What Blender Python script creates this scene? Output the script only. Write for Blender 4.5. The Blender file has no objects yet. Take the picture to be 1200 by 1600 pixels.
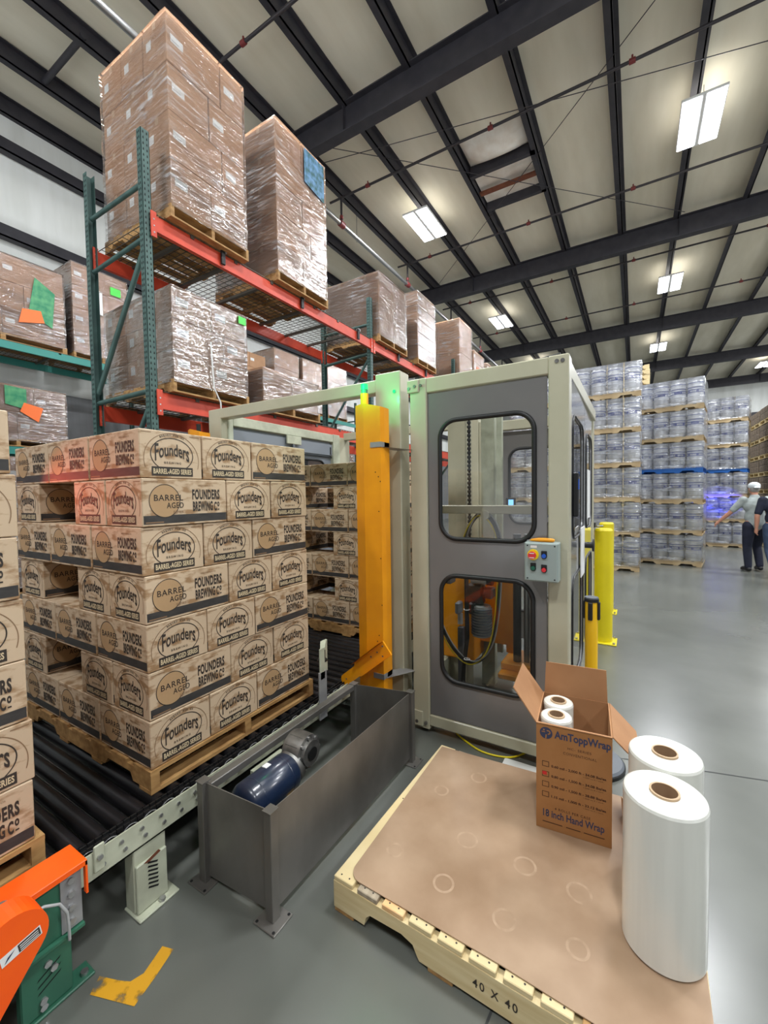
import bpy, math, random
from mathutils import Vector, Matrix
random.seed(7)
SC = bpy.context.scene
COL = SC.collection

# ------------------------------------------------------------ camera, world, exposure
cam_d = bpy.data.cameras.new('camera'); cam = bpy.data.objects.new('camera', cam_d); COL.objects.link(cam)
cam_d.sensor_fit = 'HORIZONTAL'; cam_d.sensor_width = 36.0; cam_d.lens = 653.2 / 1200 * 36.0
cam_d.clip_start = 0.02; cam_d.clip_end = 200
YAW, PITCH, ROLL = 0.54128, -0.03912, -0.014673
_f = Vector((math.cos(YAW) * math.cos(PITCH), math.sin(YAW) * math.cos(PITCH), math.sin(PITCH)))
_r = Vector((math.sin(YAW), -math.cos(YAW), 0)); _u = _r.cross(_f)
_r, _u = math.cos(ROLL) * _r + math.sin(ROLL) * _u, -math.sin(ROLL) * _r + math.cos(ROLL) * _u
M4 = Matrix(((_r.x, _u.x, -_f.x, 0), (_r.y, _u.y, -_f.y, 0), (_r.z, _u.z, -_f.z, 1.6), (0, 0, 0, 1)))
cam.matrix_world = M4
SC.camera = cam
w = bpy.data.worlds.new('world'); SC.world = w; w.use_nodes = True
w.node_tree.nodes['Background'].inputs[0].default_value = (0.93, 0.97, 1.0, 1)
_bg = w.node_tree.nodes['Background']
_tc = w.node_tree.nodes.new('ShaderNodeTexCoord'); _sx = w.node_tree.nodes.new('ShaderNodeSeparateXYZ'); _mr = w.node_tree.nodes.new('ShaderNodeMapRange')
w.node_tree.links.new(_tc.outputs['Generated'], _sx.inputs[0]); w.node_tree.links.new(_sx.outputs['Z'], _mr.inputs[0])
_mr.inputs[1].default_value = -0.12; _mr.inputs[2].default_value = 0.10; _mr.inputs[3].default_value = 1.8; _mr.inputs[4].default_value = 0.14   # ambient made stronger from below, added to brighten the ceiling
w.node_tree.links.new(_mr.outputs[0], _bg.inputs[1])
SC.view_settings.view_transform = 'Standard'; SC.view_settings.look = 'None'
SC.view_settings.exposure = 0.0; SC.view_settings.gamma = 1.0
SC.view_settings.use_curve_mapping = False
LAMP_POWER = 165.0        # watts for each half of a ceiling fixture

# ------------------------------------------------------------ materials
def lin(c):
    return tuple(((v / 255 / 12.92) if v / 255 <= 0.04045 else ((v / 255 + 0.055) / 1.055) ** 2.4) for v in c) + (1,)
def nodes_of(name):
    m = bpy.data.materials.new(name); m.use_nodes = True
    nt = m.node_tree; b = nt.nodes['Principled BSDF']
    return m, nt, b
def mat(name, c, rough=0.5, metal=0.0, c2=None, scale=6.0, stretch=(1, 1, 1), bump=0.0, bscale=None, spec=0.5, detail=4, lo=0.35, hi=0.65, coat=0, rvar=0.0, rnd=0.0):
    m, nt, b = nodes_of(name)
    b.inputs['Base Color'].default_value = lin(c); b.inputs['Roughness'].default_value = rough
    b.inputs['Metallic'].default_value = metal; b.inputs['Specular IOR Level'].default_value = spec
    b.inputs['Coat Weight'].default_value = coat; b.inputs['Coat Roughness'].default_value = 0.12
    if c2 or bump or rvar:
        tc = nt.nodes.new('ShaderNodeTexCoord'); mp = nt.nodes.new('ShaderNodeMapping')
        mp.inputs['Scale'].default_value = stretch
        nt.links.new(tc.outputs['Object'], mp.inputs['Vector'])
        nz = nt.nodes.new('ShaderNodeTexNoise'); nz.inputs['Scale'].default_value = scale; nz.inputs['Detail'].default_value = detail
        nt.links.new(mp.outputs[0], nz.inputs['Vector'])
        rp = nt.nodes.new('ShaderNodeValToRGB')
        rp.color_ramp.elements[0].position = lo; rp.color_ramp.elements[1].position = hi
        rp.color_ramp.elements[0].color = lin(c); rp.color_ramp.elements[1].color = lin(c2 or c)
        nt.links.new(nz.outputs['Fac'], rp.inputs[0])
        col = rp.outputs[0]
        if rnd:
            oi = nt.nodes.new('ShaderNodeObjectInfo'); hs = nt.nodes.new('ShaderNodeHueSaturation')
            mr = nt.nodes.new('ShaderNodeMapRange'); mr.inputs[3].default_value = 1 - rnd; mr.inputs[4].default_value = 1 + rnd
            nt.links.new(oi.outputs['Random'], mr.inputs[0]); nt.links.new(mr.outputs[0], hs.inputs['Value'])
            nt.links.new(col, hs.inputs['Color']); col = hs.outputs[0]
        nt.links.new(col, b.inputs['Base Color'])
        if rvar:
            mr = nt.nodes.new('ShaderNodeMapRange'); mr.inputs[3].default_value = rough - rvar; mr.inputs[4].default_value = rough + rvar
            nt.links.new(nz.outputs['Fac'], mr.inputs[0]); nt.links.new(mr.outputs[0], b.inputs['Roughness'])
        if bump:
            n2 = nt.nodes.new('ShaderNodeTexNoise'); n2.inputs['Scale'].default_value = bscale or scale * 3; n2.inputs['Detail'].default_value = 3
            nt.links.new(mp.outputs[0], n2.inputs['Vector'])
            bp = nt.nodes.new('ShaderNodeBump'); bp.inputs['Strength'].default_value = bump; bp.inputs['Distance'].default_value = 0.01
            nt.links.new(n2.outputs['Fac'], bp.inputs['Height']); nt.links.new(bp.outputs[0], b.inputs['Normal'])
    return m
def emis(name, c, s):
    m, nt, b = nodes_of(name)
    b.inputs['Base Color'].default_value = lin(c); b.inputs['Emission Color'].default_value = lin(c); b.inputs['Emission Strength'].default_value = s
    return m
def film_mat(name, cover=0.04, tint=(232, 232, 236), stretch=(1.0, 1.0, 7.0), strength=1.0, nsc=2.6, peak=0.42, gl=0.05, grough=0.16, dist=0.03):
    """thin clear film: mostly see-through, hazy where it bunches up, glossy creases"""
    m = bpy.data.materials.new(name); m.use_nodes = True; nt = m.node_tree; N = nt.nodes; K = nt.links
    for n in list(N): N.remove(n)
    out = N.new('ShaderNodeOutputMaterial'); mix = N.new('ShaderNodeMixShader'); mix2 = N.new('ShaderNodeMixShader')
    tr = N.new('ShaderNodeBsdfTransparent'); pr = N.new('ShaderNodeBsdfPrincipled'); gs = N.new('ShaderNodeBsdfGlossy')
    pr.inputs['Base Color'].default_value = lin(tint); pr.inputs['Roughness'].default_value = 0.35; gs.inputs['Roughness'].default_value = grough; gs.inputs['Color'].default_value = (1, 1, 1, 1)
    tc = N.new('ShaderNodeTexCoord'); mp = N.new('ShaderNodeMapping'); mp.inputs['Scale'].default_value = stretch; mp.inputs['Rotation'].default_value = (0.16, 0.22, 0)
    K.new(tc.outputs['Object'], mp.inputs[0])
    nz = N.new('ShaderNodeTexNoise'); nz.inputs['Scale'].default_value = nsc; nz.inputs['Detail'].default_value = 7; nz.inputs['Distortion'].default_value = 0.8; K.new(mp.outputs[0], nz.inputs['Vector'])
    lf = N.new('ShaderNodeTexNoise'); lf.inputs['Scale'].default_value = 1.6; lf.inputs['Detail'].default_value = 2; K.new(tc.outputs['Object'], lf.inputs['Vector'])
    l2 = N.new('ShaderNodeMapRange'); l2.inputs[1].default_value = 0.42; l2.inputs[2].default_value = 0.62; K.new(lf.outputs['Fac'], l2.inputs[0])
    mr = N.new('ShaderNodeMapRange'); mr.inputs[1].default_value = 0.50; mr.inputs[2].default_value = 0.74; mr.inputs[3].default_value = 0.0; mr.inputs[4].default_value = peak; K.new(nz.outputs['Fac'], mr.inputs[0])
    mu = N.new('ShaderNodeMath'); mu.operation = 'MULTIPLY_ADD'; K.new(mr.outputs[0], mu.inputs[0]); K.new(l2.outputs[0], mu.inputs[1]); mu.inputs[2].default_value = cover
    bp = N.new('ShaderNodeBump'); bp.inputs['Strength'].default_value = strength; bp.inputs['Distance'].default_value = dist; K.new(nz.outputs['Fac'], bp.inputs['Height'])
    m3 = N.new('ShaderNodeMapping'); m3.inputs['Scale'].default_value = (2.0, 2.0, 13.0); m3.inputs['Rotation'].default_value = (0.25, 0.30, 0); K.new(tc.outputs['Object'], m3.inputs[0])
    n3 = N.new('ShaderNodeTexNoise'); n3.inputs['Scale'].default_value = 2.0; n3.inputs['Detail'].default_value = 3; n3.inputs['Distortion'].default_value = 0.5; K.new(m3.outputs[0], n3.inputs['Vector'])
    K.new(n3.outputs['Fac'], bp.inputs['Height'])
    K.new(bp.outputs[0], pr.inputs['Normal']); K.new(bp.outputs[0], gs.inputs['Normal'])
    fr = N.new('ShaderNodeFresnel'); fr.inputs[0].default_value = 1.45
    a2 = N.new('ShaderNodeMath'); a2.operation = 'ADD'; a2.use_clamp = True; a2.inputs[1].default_value = gl; K.new(fr.outputs[0], a2.inputs[0])
    K.new(mu.outputs[0], mix.inputs[0]); K.new(tr.outputs[0], mix.inputs[1]); K.new(pr.outputs[0], mix.inputs[2])
    K.new(a2.outputs[0], mix2.inputs[0]); K.new(mix.outputs[0], mix2.inputs[1]); K.new(gs.outputs[0], mix2.inputs[2]); K.new(mix2.outputs[0], out.inputs[0])
    return m
def pane_mat(name, refl=0.03, tint=(246, 247, 246)):
    m = bpy.data.materials.new(name); m.use_nodes = True; nt = m.node_tree
    for n in list(nt.nodes): nt.nodes.remove(n)
    out = nt.nodes.new('ShaderNodeOutputMaterial'); mix = nt.nodes.new('ShaderNodeMixShader')
    tr = nt.nodes.new('ShaderNodeBsdfTransparent'); tr.inputs[0].default_value = lin(tint)
    gl = nt.nodes.new('ShaderNodeBsdfGlossy'); gl.inputs['Roughness'].default_value = 0.03
    fr = nt.nodes.new('ShaderNodeFresnel'); fr.inputs[0].default_value = 1.5
    ad = nt.nodes.new('ShaderNodeMath'); ad.inputs[1].default_value = refl; ad.operation = 'ADD'; ad.use_clamp = True
    nt.links.new(fr.outputs[0], ad.inputs[0]); nt.links.new(ad.outputs[0], mix.inputs[0])
    nt.links.new(tr.outputs[0], mix.inputs[1]); nt.links.new(gl.outputs[0], mix.inputs[2]); nt.links.new(mix.outputs[0], out.inputs[0])
    return m

X = {}
X['floor'] = mat('polished_concrete', (86, 88, 83), 0.25, c2=(108, 110, 104), scale=1.3, detail=4, rvar=0.02, lo=0.15, hi=0.85, spec=0.65)
X['joint'] = mat('floor_joint', (50, 52, 52), 0.8)
X['wall'] = mat('white_insulated_wall', (238, 240, 237), 0.7, c2=(222, 224, 219), scale=1.2, stretch=(2, 2, 0.35), bump=0.05)
X['liner'] = mat('grey_wall_liner', (128, 130, 132), 0.6, c2=(112, 114, 116), scale=2, stretch=(3, 3, 0.3))
X['ceil'] = mat('roof_insulation', (232, 226, 208), 0.85, c2=(216, 209, 188), scale=0.9, stretch=(0.5, 2.5, 1), bump=0.25, bscale=2.0, lo=0.3, hi=0.7)
X['ceilw'] = mat('clean_insulation', (240, 236, 228), 0.8, c2=(222, 212, 198), scale=3, bump=0.4)
X['steel'] = mat('black_painted_steel', (44, 43, 50), 0.55, c2=(54, 52, 58), scale=5)
X['pipe'] = mat('dark_pipe', (52, 48, 52), 0.45)
X['pipeg'] = mat('galvanized_pipe', (150, 150, 150), 0.3, 0.8)
X['red'] = mat('red_fitting', (120, 44, 44), 0.5)
X['rust'] = mat('rusty_brown', (120, 66, 40), 0.7, c2=(98, 52, 34), scale=8)
X['cream'] = mat('cream_paint', (186, 182, 158), 0.38, c2=(176, 172, 148), scale=3, coat=0.3)
X['cream2'] = mat('pale_green_cream_paint', (188, 192, 170), 0.45, c2=(168, 170, 150), scale=9)
X['greyp'] = mat('grey_enamel', (116, 113, 111), 0.3, c2=(108, 106, 105), scale=2, coat=0.5)
X['greyb'] = mat('blue_grey_enamel', (124, 130, 138), 0.4)
X['greyd'] = mat('dark_blue_grey', (92, 97, 104), 0.5)
X['rubber'] = mat('black_rubber', (26, 26, 27), 0.45)
X['black'] = mat('black_plastic', (18, 18, 19), 0.5)
X['yel'] = mat('amber_yellow_paint', (246, 162, 6), 0.48, c2=(232, 148, 4), scale=4, coat=0.2)
X['yel2'] = mat('safety_yellow_paint', (226, 208, 22), 0.42, c2=(214, 196, 20), scale=3)
X['yel3'] = mat('yellow_post_paint', (244, 192, 20), 0.4)
X['orange'] = mat('orange_guard_paint', (255, 96, 6), 0.42, c2=(240, 80, 12), scale=4)
X['green'] = mat('green_machine_paint', (52, 108, 84), 0.45, c2=(46, 96, 76), scale=5)
X['rackg'] = mat('dark_green_rack_paint', (74, 104, 98), 0.5, c2=(62, 88, 84), scale=6)
X['teal'] = mat('teal_rack_paint', (58, 138, 128), 0.45)
X['racko'] = mat('orange_red_rack_paint', (216, 78, 52), 0.45, c2=(200, 66, 42), scale=5)
X['wire'] = mat('deck_wire', (96, 92, 84), 0.5, 0.5)
X['hole'] = mat('dark_slot', (14, 16, 16), 0.9)
X['galv'] = mat('galvanized_steel', (162, 163, 163), 0.4, 0.35, c2=(146, 146, 148), scale=9)
X['sheet'] = mat('mill_finish_steel_sheet', (132, 129, 124), 0.40, 0.55, c2=(100, 97, 92), scale=3.0, stretch=(1, 1, 0.6), detail=6, rvar=0.12, bump=0.02)
X['bolt'] = mat('zinc_bolt', (190, 190, 190), 0.3, 0.9)
X['roller'] = mat('black_conveyor_roller', (46, 45, 48), 0.3, 0.55, c2=(34, 33, 35), scale=5, rvar=0.08)
X['motor'] = mat('navy_motor_paint', (24, 38, 62), 0.3, c2=(20, 30, 50), scale=6, coat=0.4)
X['alu'] = mat('cast_aluminium', (150, 148, 144), 0.42, 0.8, c2=(110, 108, 106), scale=14)
X['white'] = mat('white_label', (226, 226, 224), 0.6)
X['whiteg'] = mat('grey_print', (150, 150, 150), 0.6)
X['kraft'] = mat('printed_case_board', (197, 173, 144), 0.62, c2=(154, 121, 86), scale=11, stretch=(1.2, 1.2, 2.6), detail=9, lo=0.48, hi=0.60, rnd=0.05)
X['ink'] = mat('dark_brown_ink', (52, 44, 38), 0.65)
X['inkl'] = mat('faded_brown_ink', (134, 104, 76), 0.65)
X['tan'] = mat('tan_print', (176, 143, 104), 0.62)
X['band'] = mat('charcoal_band_print', (46, 44, 43), 0.6, c2=(60, 57, 55), scale=12, stretch=(1, 1, 3))
X['paper'] = mat('cream_lettering', (206, 186, 150), 0.65)
X['carton'] = mat('brown_corrugated_board', (180, 138, 102), 0.72, c2=(170, 128, 93), scale=4, rnd=0.07)
X['carton2'] = mat('amber_kraft_board', (162, 113, 66), 0.7, c2=(154, 105, 58), scale=6)
X['carton2in'] = mat('kraft_board_inside', (170, 124, 84), 0.75, c2=(160, 114, 76), scale=6)
X['sheetboard'] = mat('brown_slip_sheet', (166, 139, 113), 0.5, c2=(142, 114, 88), scale=3.4, detail=7)
X['ringmark'] = mat('pale_ring_scuff', (174, 147, 121), 0.6, c2=(158, 131, 105), scale=30)
X['tape'] = mat('packing_tape', (196, 166, 134), 0.35)
X['wood'] = mat('pine_pallet_wood', (218, 200, 156), 0.65, c2=(204, 182, 134), scale=3.5, stretch=(1, 1, 12), detail=7, rnd=0.06)
X['wood2'] = mat('aged_pallet_wood', (186, 146, 92), 0.7, c2=(150, 110, 64), scale=4, stretch=(2, 6, 8), detail=6, rnd=0.08)
X['wood3'] = mat('weathered_board', (166, 152, 130), 0.75, c2=(140, 126, 106), scale=6, stretch=(1, 8, 3))
X['wood4'] = mat('orange_board', (216, 160, 100), 0.7, c2=(226, 190, 140), scale=8)
X['blue'] = mat('blue_pallet_paint', (22, 92, 170), 0.5)
X['film'] = film_mat('clear_stretch_film', 0.05, stretch=(1.0, 1.0, 9.0), strength=1.0, nsc=3.6, peak=0.55, gl=0.14, grough=0.13, dist=0.017)
X['filmk'] = film_mat('hazy_keg_film', 0.06, tint=(228, 234, 246), stretch=(1, 1, 5), strength=0.5, nsc=2.0, peak=0.5, gl=0.10, dist=0.02)
X['roll'] = mat('white_film_roll', (226, 226, 218), 0.22, c2=(216, 216, 208), scale=3, stretch=(6, 6, 0.3), coat=0.6)
X['core'] = mat('cardboard_core', (186, 158, 126), 0.7)
X['corein'] = mat('cardboard_core_inside', (156, 126, 96), 0.8)
X['keg'] = mat('brushed_keg_steel', (224, 226, 230), 0.34, 0.4, c2=(208, 210, 216), scale=6)
X['kegblue'] = mat('blue_keg_band', (44, 62, 140), 0.45)
X['pane'] = pane_mat('window_pane')
X['paned'] = pane_mat('side_window_pane', 0.16)
X['ebox'] = mat('grey_green_enclosure', (150, 162, 158), 0.42)
X['btn_b'] = mat('blue_button', (18, 84, 190), 0.35)
X['btn_g'] = mat('green_button', (22, 92, 70), 0.4)
X['btn_r'] = mat('red_button', (216, 40, 48), 0.35)
X['btn_y'] = mat('yellow_collar', (242, 214, 20), 0.4)
X['led_g'] = emis('green_lit_lens', (20, 225, 130), 1.3)
X['led_g'].node_tree.nodes['Principled BSDF'].inputs['Base Color'].default_value = (0, 0.02, 0.01, 1)
X['led_r'] = emis('red_lit_lens', (255, 60, 40), 6.0)  # glow for the assumed red signal lamp
X['greyg'] = mat('glossy_grey_enamel', (150, 152, 156), 0.10, spec=1.0, coat=1.0)
X['wood5'] = mat('dull_pine', (196, 174, 136), 0.7, c2=(176, 152, 114), scale=5)
X['dkred'] = mat('dark_brown_housing', (74, 64, 60), 0.6)
X['spool'] = mat('grey_film_spool', (176, 178, 176), 0.3)
X['screen'] = emis('lit_blue_screen', (120, 190, 255), 1.2)
X['lens'] = emis('lit_fixture_lens', (240, 246, 255), 9.0)
X['cable'] = mat('yellow_cable', (228, 208, 30), 0.4)
X['hose'] = mat('black_hose', (36, 36, 36), 0.4)
X['hosew'] = mat('grey_tube', (170, 172, 172), 0.35)
X['tagg'] = mat('green_printed_tag', (40, 130, 92), 0.5, c2=(90, 160, 110), scale=10)
X['tago'] = mat('orange_tag', (250, 120, 56), 0.5)
X['tagl'] = mat('lime_tag', (90, 220, 90), 0.5)
X['tagb'] = mat('blue_green_poster', (110, 150, 190), 0.5, c2=(52, 92, 90), scale=14)
X['fpaint'] = None
X['blueprint'] = mat('navy_print', (50, 56, 84), 0.6)
X['brownprint'] = mat('brown_print', (78, 46, 28), 0.6)
X['redm'] = mat('red_marker', (196, 40, 36), 0.6)
X['skin'] = mat('skin', (196, 140, 116), 0.55)
X['hair'] = mat('grey_hair', (150, 146, 140), 0.8)
X['shirt'] = mat('light_grey_shirt', (170, 178, 176), 0.8, c2=(150, 158, 156), scale=8)
X['navy'] = mat('navy_cloth', (34, 38, 58), 0.85, c2=(26, 30, 46), scale=8)
X['jean'] = mat('blue_denim', (60, 78, 106), 0.85, c2=(48, 62, 86), scale=12)
X['cap'] = mat('white_cap_cloth', (216, 222, 224), 0.8)
X['shoe'] = mat('black_shoe', (30, 28, 30), 0.5)
X['brownload'] = mat('brown_wrapped_goods', (136, 118, 98), 0.55, c2=(92, 80, 68), scale=14, stretch=(1, 1, 1.5), rnd=0.12)
# worn yellow floor paint: see-through where it has flaked away
def worn_paint():
    m = bpy.data.materials.new('worn_yellow_paint'); m.use_nodes = True; nt = m.node_tree; b = nt.nodes['Principled BSDF']
    b.inputs['Base Color'].default_value = lin((206, 150, 30)); b.inputs['Roughness'].default_value = 0.5
    tc = nt.nodes.new('ShaderNodeTexCoord'); nz = nt.nodes.new('ShaderNodeTexNoise'); nz.inputs['Scale'].default_value = 16; nz.inputs['Detail'].default_value = 8
    nt.links.new(tc.outputs['Object'], nz.inputs['Vector'])
    rp = nt.nodes.new('ShaderNodeValToRGB'); rp.color_ramp.elements[0].position = 0.37; rp.color_ramp.elements[1].position = 0.50
    nt.links.new(nz.outputs['Fac'], rp.inputs[0]); nt.links.new(rp.outputs[0], b.inputs['Alpha'])
    return m
X['fpaint'] = worn_paint()

# ------------------------------------------------------------ mesh builder
class MB:
    def __init__(s): s.v = []; s.f = []; s.m = []; s.s = []; s.mats = []
    def mi(s, name):
        if name not in s.mats: s.mats.append(name)
        return s.mats.index(name)
    def add(s, vs, fs, m, smooth=False):
        o = len(s.v); s.v.extend([tuple(p) for p in vs]); k = s.mi(m)
        for f in fs: s.f.append([i + o for i in f]); s.m.append(k); s.s.append(smooth)
    def box(s, x0, y0, z0, x1, y1, z1, m, c=0.0, T=None):
        if x0 > x1: x0, x1 = x1, x0
        if y0 > y1: y0, y1 = y1, y0
        if z0 > z1: z0, z1 = z1, z0
        if c <= 0:
            vs = [(x0, y0, z0), (x1, y0, z0), (x1, y1, z0), (x0, y1, z0), (x0, y0, z1), (x1, y0, z1), (x1, y1, z1), (x0, y1, z1)]
            fs = [(0, 3, 2, 1), (4, 5, 6, 7), (0, 1, 5, 4), (1, 2, 6, 5), (2, 3, 7, 6), (3, 0, 4, 7)]
        else:
            c = min(c, (x1 - x0) / 2.1, (y1 - y0) / 2.1, (z1 - z0) / 2.1)
            lo = (x0, y0, z0); hi = (x1, y1, z1); vs = []; idx = {}
            for sx in (0, 1):
                for sy in (0, 1):
                    for sz in (0, 1):
                        sg = (sx, sy, sz); P = [hi[i] if sg[i] else lo[i] for i in range(3)]
                        I = [(hi[i] - c) if sg[i] else (lo[i] + c) for i in range(3)]
                        for a in range(3):
                            q = list(I); q[a] = P[a]; idx[(sg, a)] = len(vs); vs.append(tuple(q))
            fs = []
            for a in range(3):
                b, d = (a + 1) % 3, (a + 2) % 3
                for sa in (0, 1):
                    def g(sb, sd):
                        t = [0, 0, 0]; t[a] = sa; t[b] = sb; t[d] = sd; return idx[(tuple(t), a)]
                    q = [g(0, 0), g(1, 0), g(1, 1), g(0, 1)]
                    fs.append(q if sa else q[::-1])
            for a in range(3):          # edges along axis a
                b, d = (a + 1) % 3, (a + 2) % 3
                for sb in (0, 1):
                    for sd in (0, 1):
                        def g(sa, ax):
                            t = [0, 0, 0]; t[a] = sa; t[b] = sb; t[d] = sd; return idx[(tuple(t), ax)]
                        q = [g(0, b), g(1, b), g(1, d), g(0, d)]
                        fs.append(q if (sb ^ sd) == 0 else q[::-1])
            for sx in (0, 1):
                for sy in (0, 1):
                    for sz in (0, 1):
                        q = [idx[((sx, sy, sz), a)] for a in range(3)]
                        fs.append(q if (sx + sy + sz) % 2 else q[::-1])
        if T is not None: vs = [tuple(T @ Vector(p)) for p in vs]
        s.add(vs, fs, m)
    def quad(s, p, m): s.add(p, [tuple(range(len(p)))], m)
    def cyl(s, p0, p1, r, m, n=16, r2=None, cap=True):
        p0 = Vector(p0); p1 = Vector(p1); r2 = r if r2 is None else r2
        d = (p1 - p0).normalized(); a = Vector((0, 0, 1)) if abs(d.z) < 0.9 else Vector((1, 0, 0))
        u = d.cross(a).normalized(); v = d.cross(u)
        A = [p0 + r * (math.cos(2 * math.pi * i / n) * u + math.sin(2 * math.pi * i / n) * v) for i in range(n)]
        B = [p1 + r2 * (math.cos(2 * math.pi * i / n) * u + math.sin(2 * math.pi * i / n) * v) for i in range(n)]
        s.add(A + B, [(i, i + n, (i + 1) % n + n, (i + 1) % n) for i in range(n)], m, True)
        if cap:
            s.add(A, [tuple(range(n))], m); s.add(B, [tuple(range(n))[::-1]], m)
    def tube(s, pts, r, m, n=8, closed=False):
        P = [Vector(p) for p in pts]; N = len(P); rings = []; prev = None
        for i in range(N):
            if closed: d = (P[(i + 1) % N] - P[i - 1])
            else: d = P[min(i + 1, N - 1)] - P[max(i - 1, 0)]
            d.normalize()
            if prev is None:
                a = Vector((0, 0, 1)) if abs(d.z) < 0.9 else Vector((1, 0, 0)); u = d.cross(a).normalized()
            else: u = (prev - d * prev.dot(d)).normalized()
            prev = u; v = d.cross(u)
            rr = r[i] if isinstance(r, (list, tuple)) else r
            rings.append([P[i] + rr * (math.cos(2 * math.pi * k / n) * u + math.sin(2 * math.pi * k / n) * v) for k in range(n)])
        vs = [q for R in rings for q in R]; fs = []
        for i in range(N if closed else N - 1):
            j = (i + 1) % N
            for k in range(n): fs.append((i * n + k, i * n + (k + 1) % n, j * n + (k + 1) % n, j * n + k))
        s.add(vs, fs, m, True)
        if not closed:
            s.add(rings[0], [tuple(range(n))[::-1]], m); s.add(rings[-1], [tuple(range(n))], m)
    def lathe(s, prof, m, n=24, c=(0, 0, 0), smooth=True):   # prof: (r,z[,mat]) from bottom to top
        for a, b in zip(prof[:-1], prof[1:]):
            mm = b[2] if len(b) > 2 else m
            A = [(c[0] + a[0] * math.cos(2 * math.pi * i / n), c[1] + a[0] * math.sin(2 * math.pi * i / n), c[2] + a[1]) for i in range(n)]
            B = [(c[0] + b[0] * math.cos(2 * math.pi * i / n), c[1] + b[0] * math.sin(2 * math.pi * i / n), c[2] + b[1]) for i in range(n)]
            s.add(A + B, [(i, (i + 1) % n, (i + 1) % n + n, i + n) for i in range(n)], mm, smooth)
    def prism(s, poly, fn, d, m):        # poly 2D (convex or simple), fn(u,v,w)->3D, w from 0 to d
        n = len(poly)
        A = [fn(u, v, 0) for u, v in poly]; B = [fn(u, v, d) for u, v in poly]
        s.add(A, [tuple(range(n))[::-1]], m); s.add(B, [tuple(range(n))], m)
        s.add(A + B, [(i, (i + 1) % n, (i + 1) % n + n, i + n) for i in range(n)], m)
    def mesh(s, name, off=(0, 0, 0)):
        me = bpy.data.meshes.new(name)
        me.from_pydata([(p[0] - off[0], p[1] - off[1], p[2] - off[2]) for p in s.v], [], s.f)
        for k in s.mats: me.materials.append(X[k])
        me.polygons.foreach_set('material_index', s.m); me.polygons.foreach_set('use_smooth', s.s); me.update()
        return me
    def build(s, name, parent=None, off=None, label=None):
        """parent: an Empty with no rotation; vertices are in world space unless off is given"""
        o0 = off if off is not None else (tuple(parent['_w']) if parent is not None and '_w' in parent else (0, 0, 0))
        ob = bpy.data.objects.new(name, s.mesh(name, o0)); COL.objects.link(ob)
        if parent is not None:
            ob.parent = parent
            ob['_w'] = list(o0)
        if label: ob['label'] = label
        return ob
    def solo(s, name, label, cat, loc, group=None):
        ob = bpy.data.objects.new(name, s.mesh(name, loc)); ob.location = loc; COL.objects.link(ob)
        tag(ob, label, cat, group); return ob
def tag(o, label, cat, group=None, kind=None):
    o['label'] = label; o['category'] = cat
    if group: o['group'] = group
    if kind: o['kind'] = kind
def thing(name, label, cat, loc, group=None, rz=0):
    o = bpy.data.objects.new(name, None); o.location = loc; o.rotation_euler = (0, 0, rz); o.empty_display_size = 0.1
    COL.objects.link(o); tag(o, label, cat, group); o['_w'] = list(loc); return o
def struct(mb, name):
    ob = bpy.data.objects.new(name, mb.mesh(name)); COL.objects.link(ob); ob['kind'] = 'structure'; return ob
def inst(me, name, label, cat, loc, rz=0.0, group=None, scale=None):
    o = bpy.data.objects.new(name, me); o.location = loc; o.rotation_euler = (0, 0, rz); COL.objects.link(o)
    if scale: o.scale = scale
    tag(o, label, cat, group); return o
def copy_tree(o, parent=None):
    c = o.copy(); COL.objects.link(c)
    if parent is not None: c.parent = parent
    for ch in [q for q in bpy.data.objects if q.parent == o]: copy_tree(ch, c)
    return c

# text as flat faces, normalised to a unit box
_tc = {}
def text_geo(t, bold=0.0, space=1.0):
    k = (t, bold, space)
    if k in _tc: return _tc[k]
    cu = bpy.data.curves.new('lettering', 'FONT'); cu.body = t; cu.offset = bold; cu.space_character = space; cu.resolution_u = 3
    ob = bpy.data.objects.new('lettering', cu); COL.objects.link(ob)
    dg = bpy.context.evaluated_depsgraph_get(); me = bpy.data.meshes.new_from_object(ob.evaluated_get(dg))
    vs = [tuple(v.co) for v in me.vertices]; fs = [tuple(p.vertices) for p in me.polygons]
    bpy.data.objects.remove(ob); bpy.data.curves.remove(cu); bpy.data.meshes.remove(me)
    x0 = min(v[0] for v in vs); x1 = max(v[0] for v in vs); y0 = min(v[1] for v in vs); y1 = max(v[1] for v in vs)
    vs = [((v[0] - x0) / (x1 - x0), (v[1] - y0) / (y1 - y0)) for v in vs]
    _tc[k] = (vs, fs); return _tc[k]
def text(mb, t, fn, u0, v0, u1, v1, m, w=0.0006, bold=0.0, space=1.0, warp=None):
    vs, fs = text_geo(t, bold, space)
    P = []
    for a, b in vs:
        if warp: a, b = warp(a, b)
        P.append(fn(u0 + a * (u1 - u0), v0 + b * (v1 - v0), w))
    mb.add(P, fs, m)
def ellipse_band(mb, fn, cu, cv, a, b, t, m, w=0.0006, a0=0, a1=360, n=40, vmin=None):
    P = []; F = []; k = 0
    for i in range(n + 1):
        th = math.radians(a0 + (a1 - a0) * i / n); c, s_ = math.cos(th), math.sin(th)
        P += [fn(cu + a * c, cv + b * s_, w), fn(cu + (a - t) * c, cv + (b - t) * s_, w)]
    mb.add(P, [(2 * i, 2 * i + 2, 2 * i + 3, 2 * i + 1) for i in range(n)], m)
def disc(mb, fn, cu, cv, a, b, m, w=0.0004, n=32):
    mb.add([fn(cu + a * math.cos(2 * math.pi * i / n), cv + b * math.sin(2 * math.pi * i / n), w) for i in range(n)], [tuple(range(n))], m)
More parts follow.
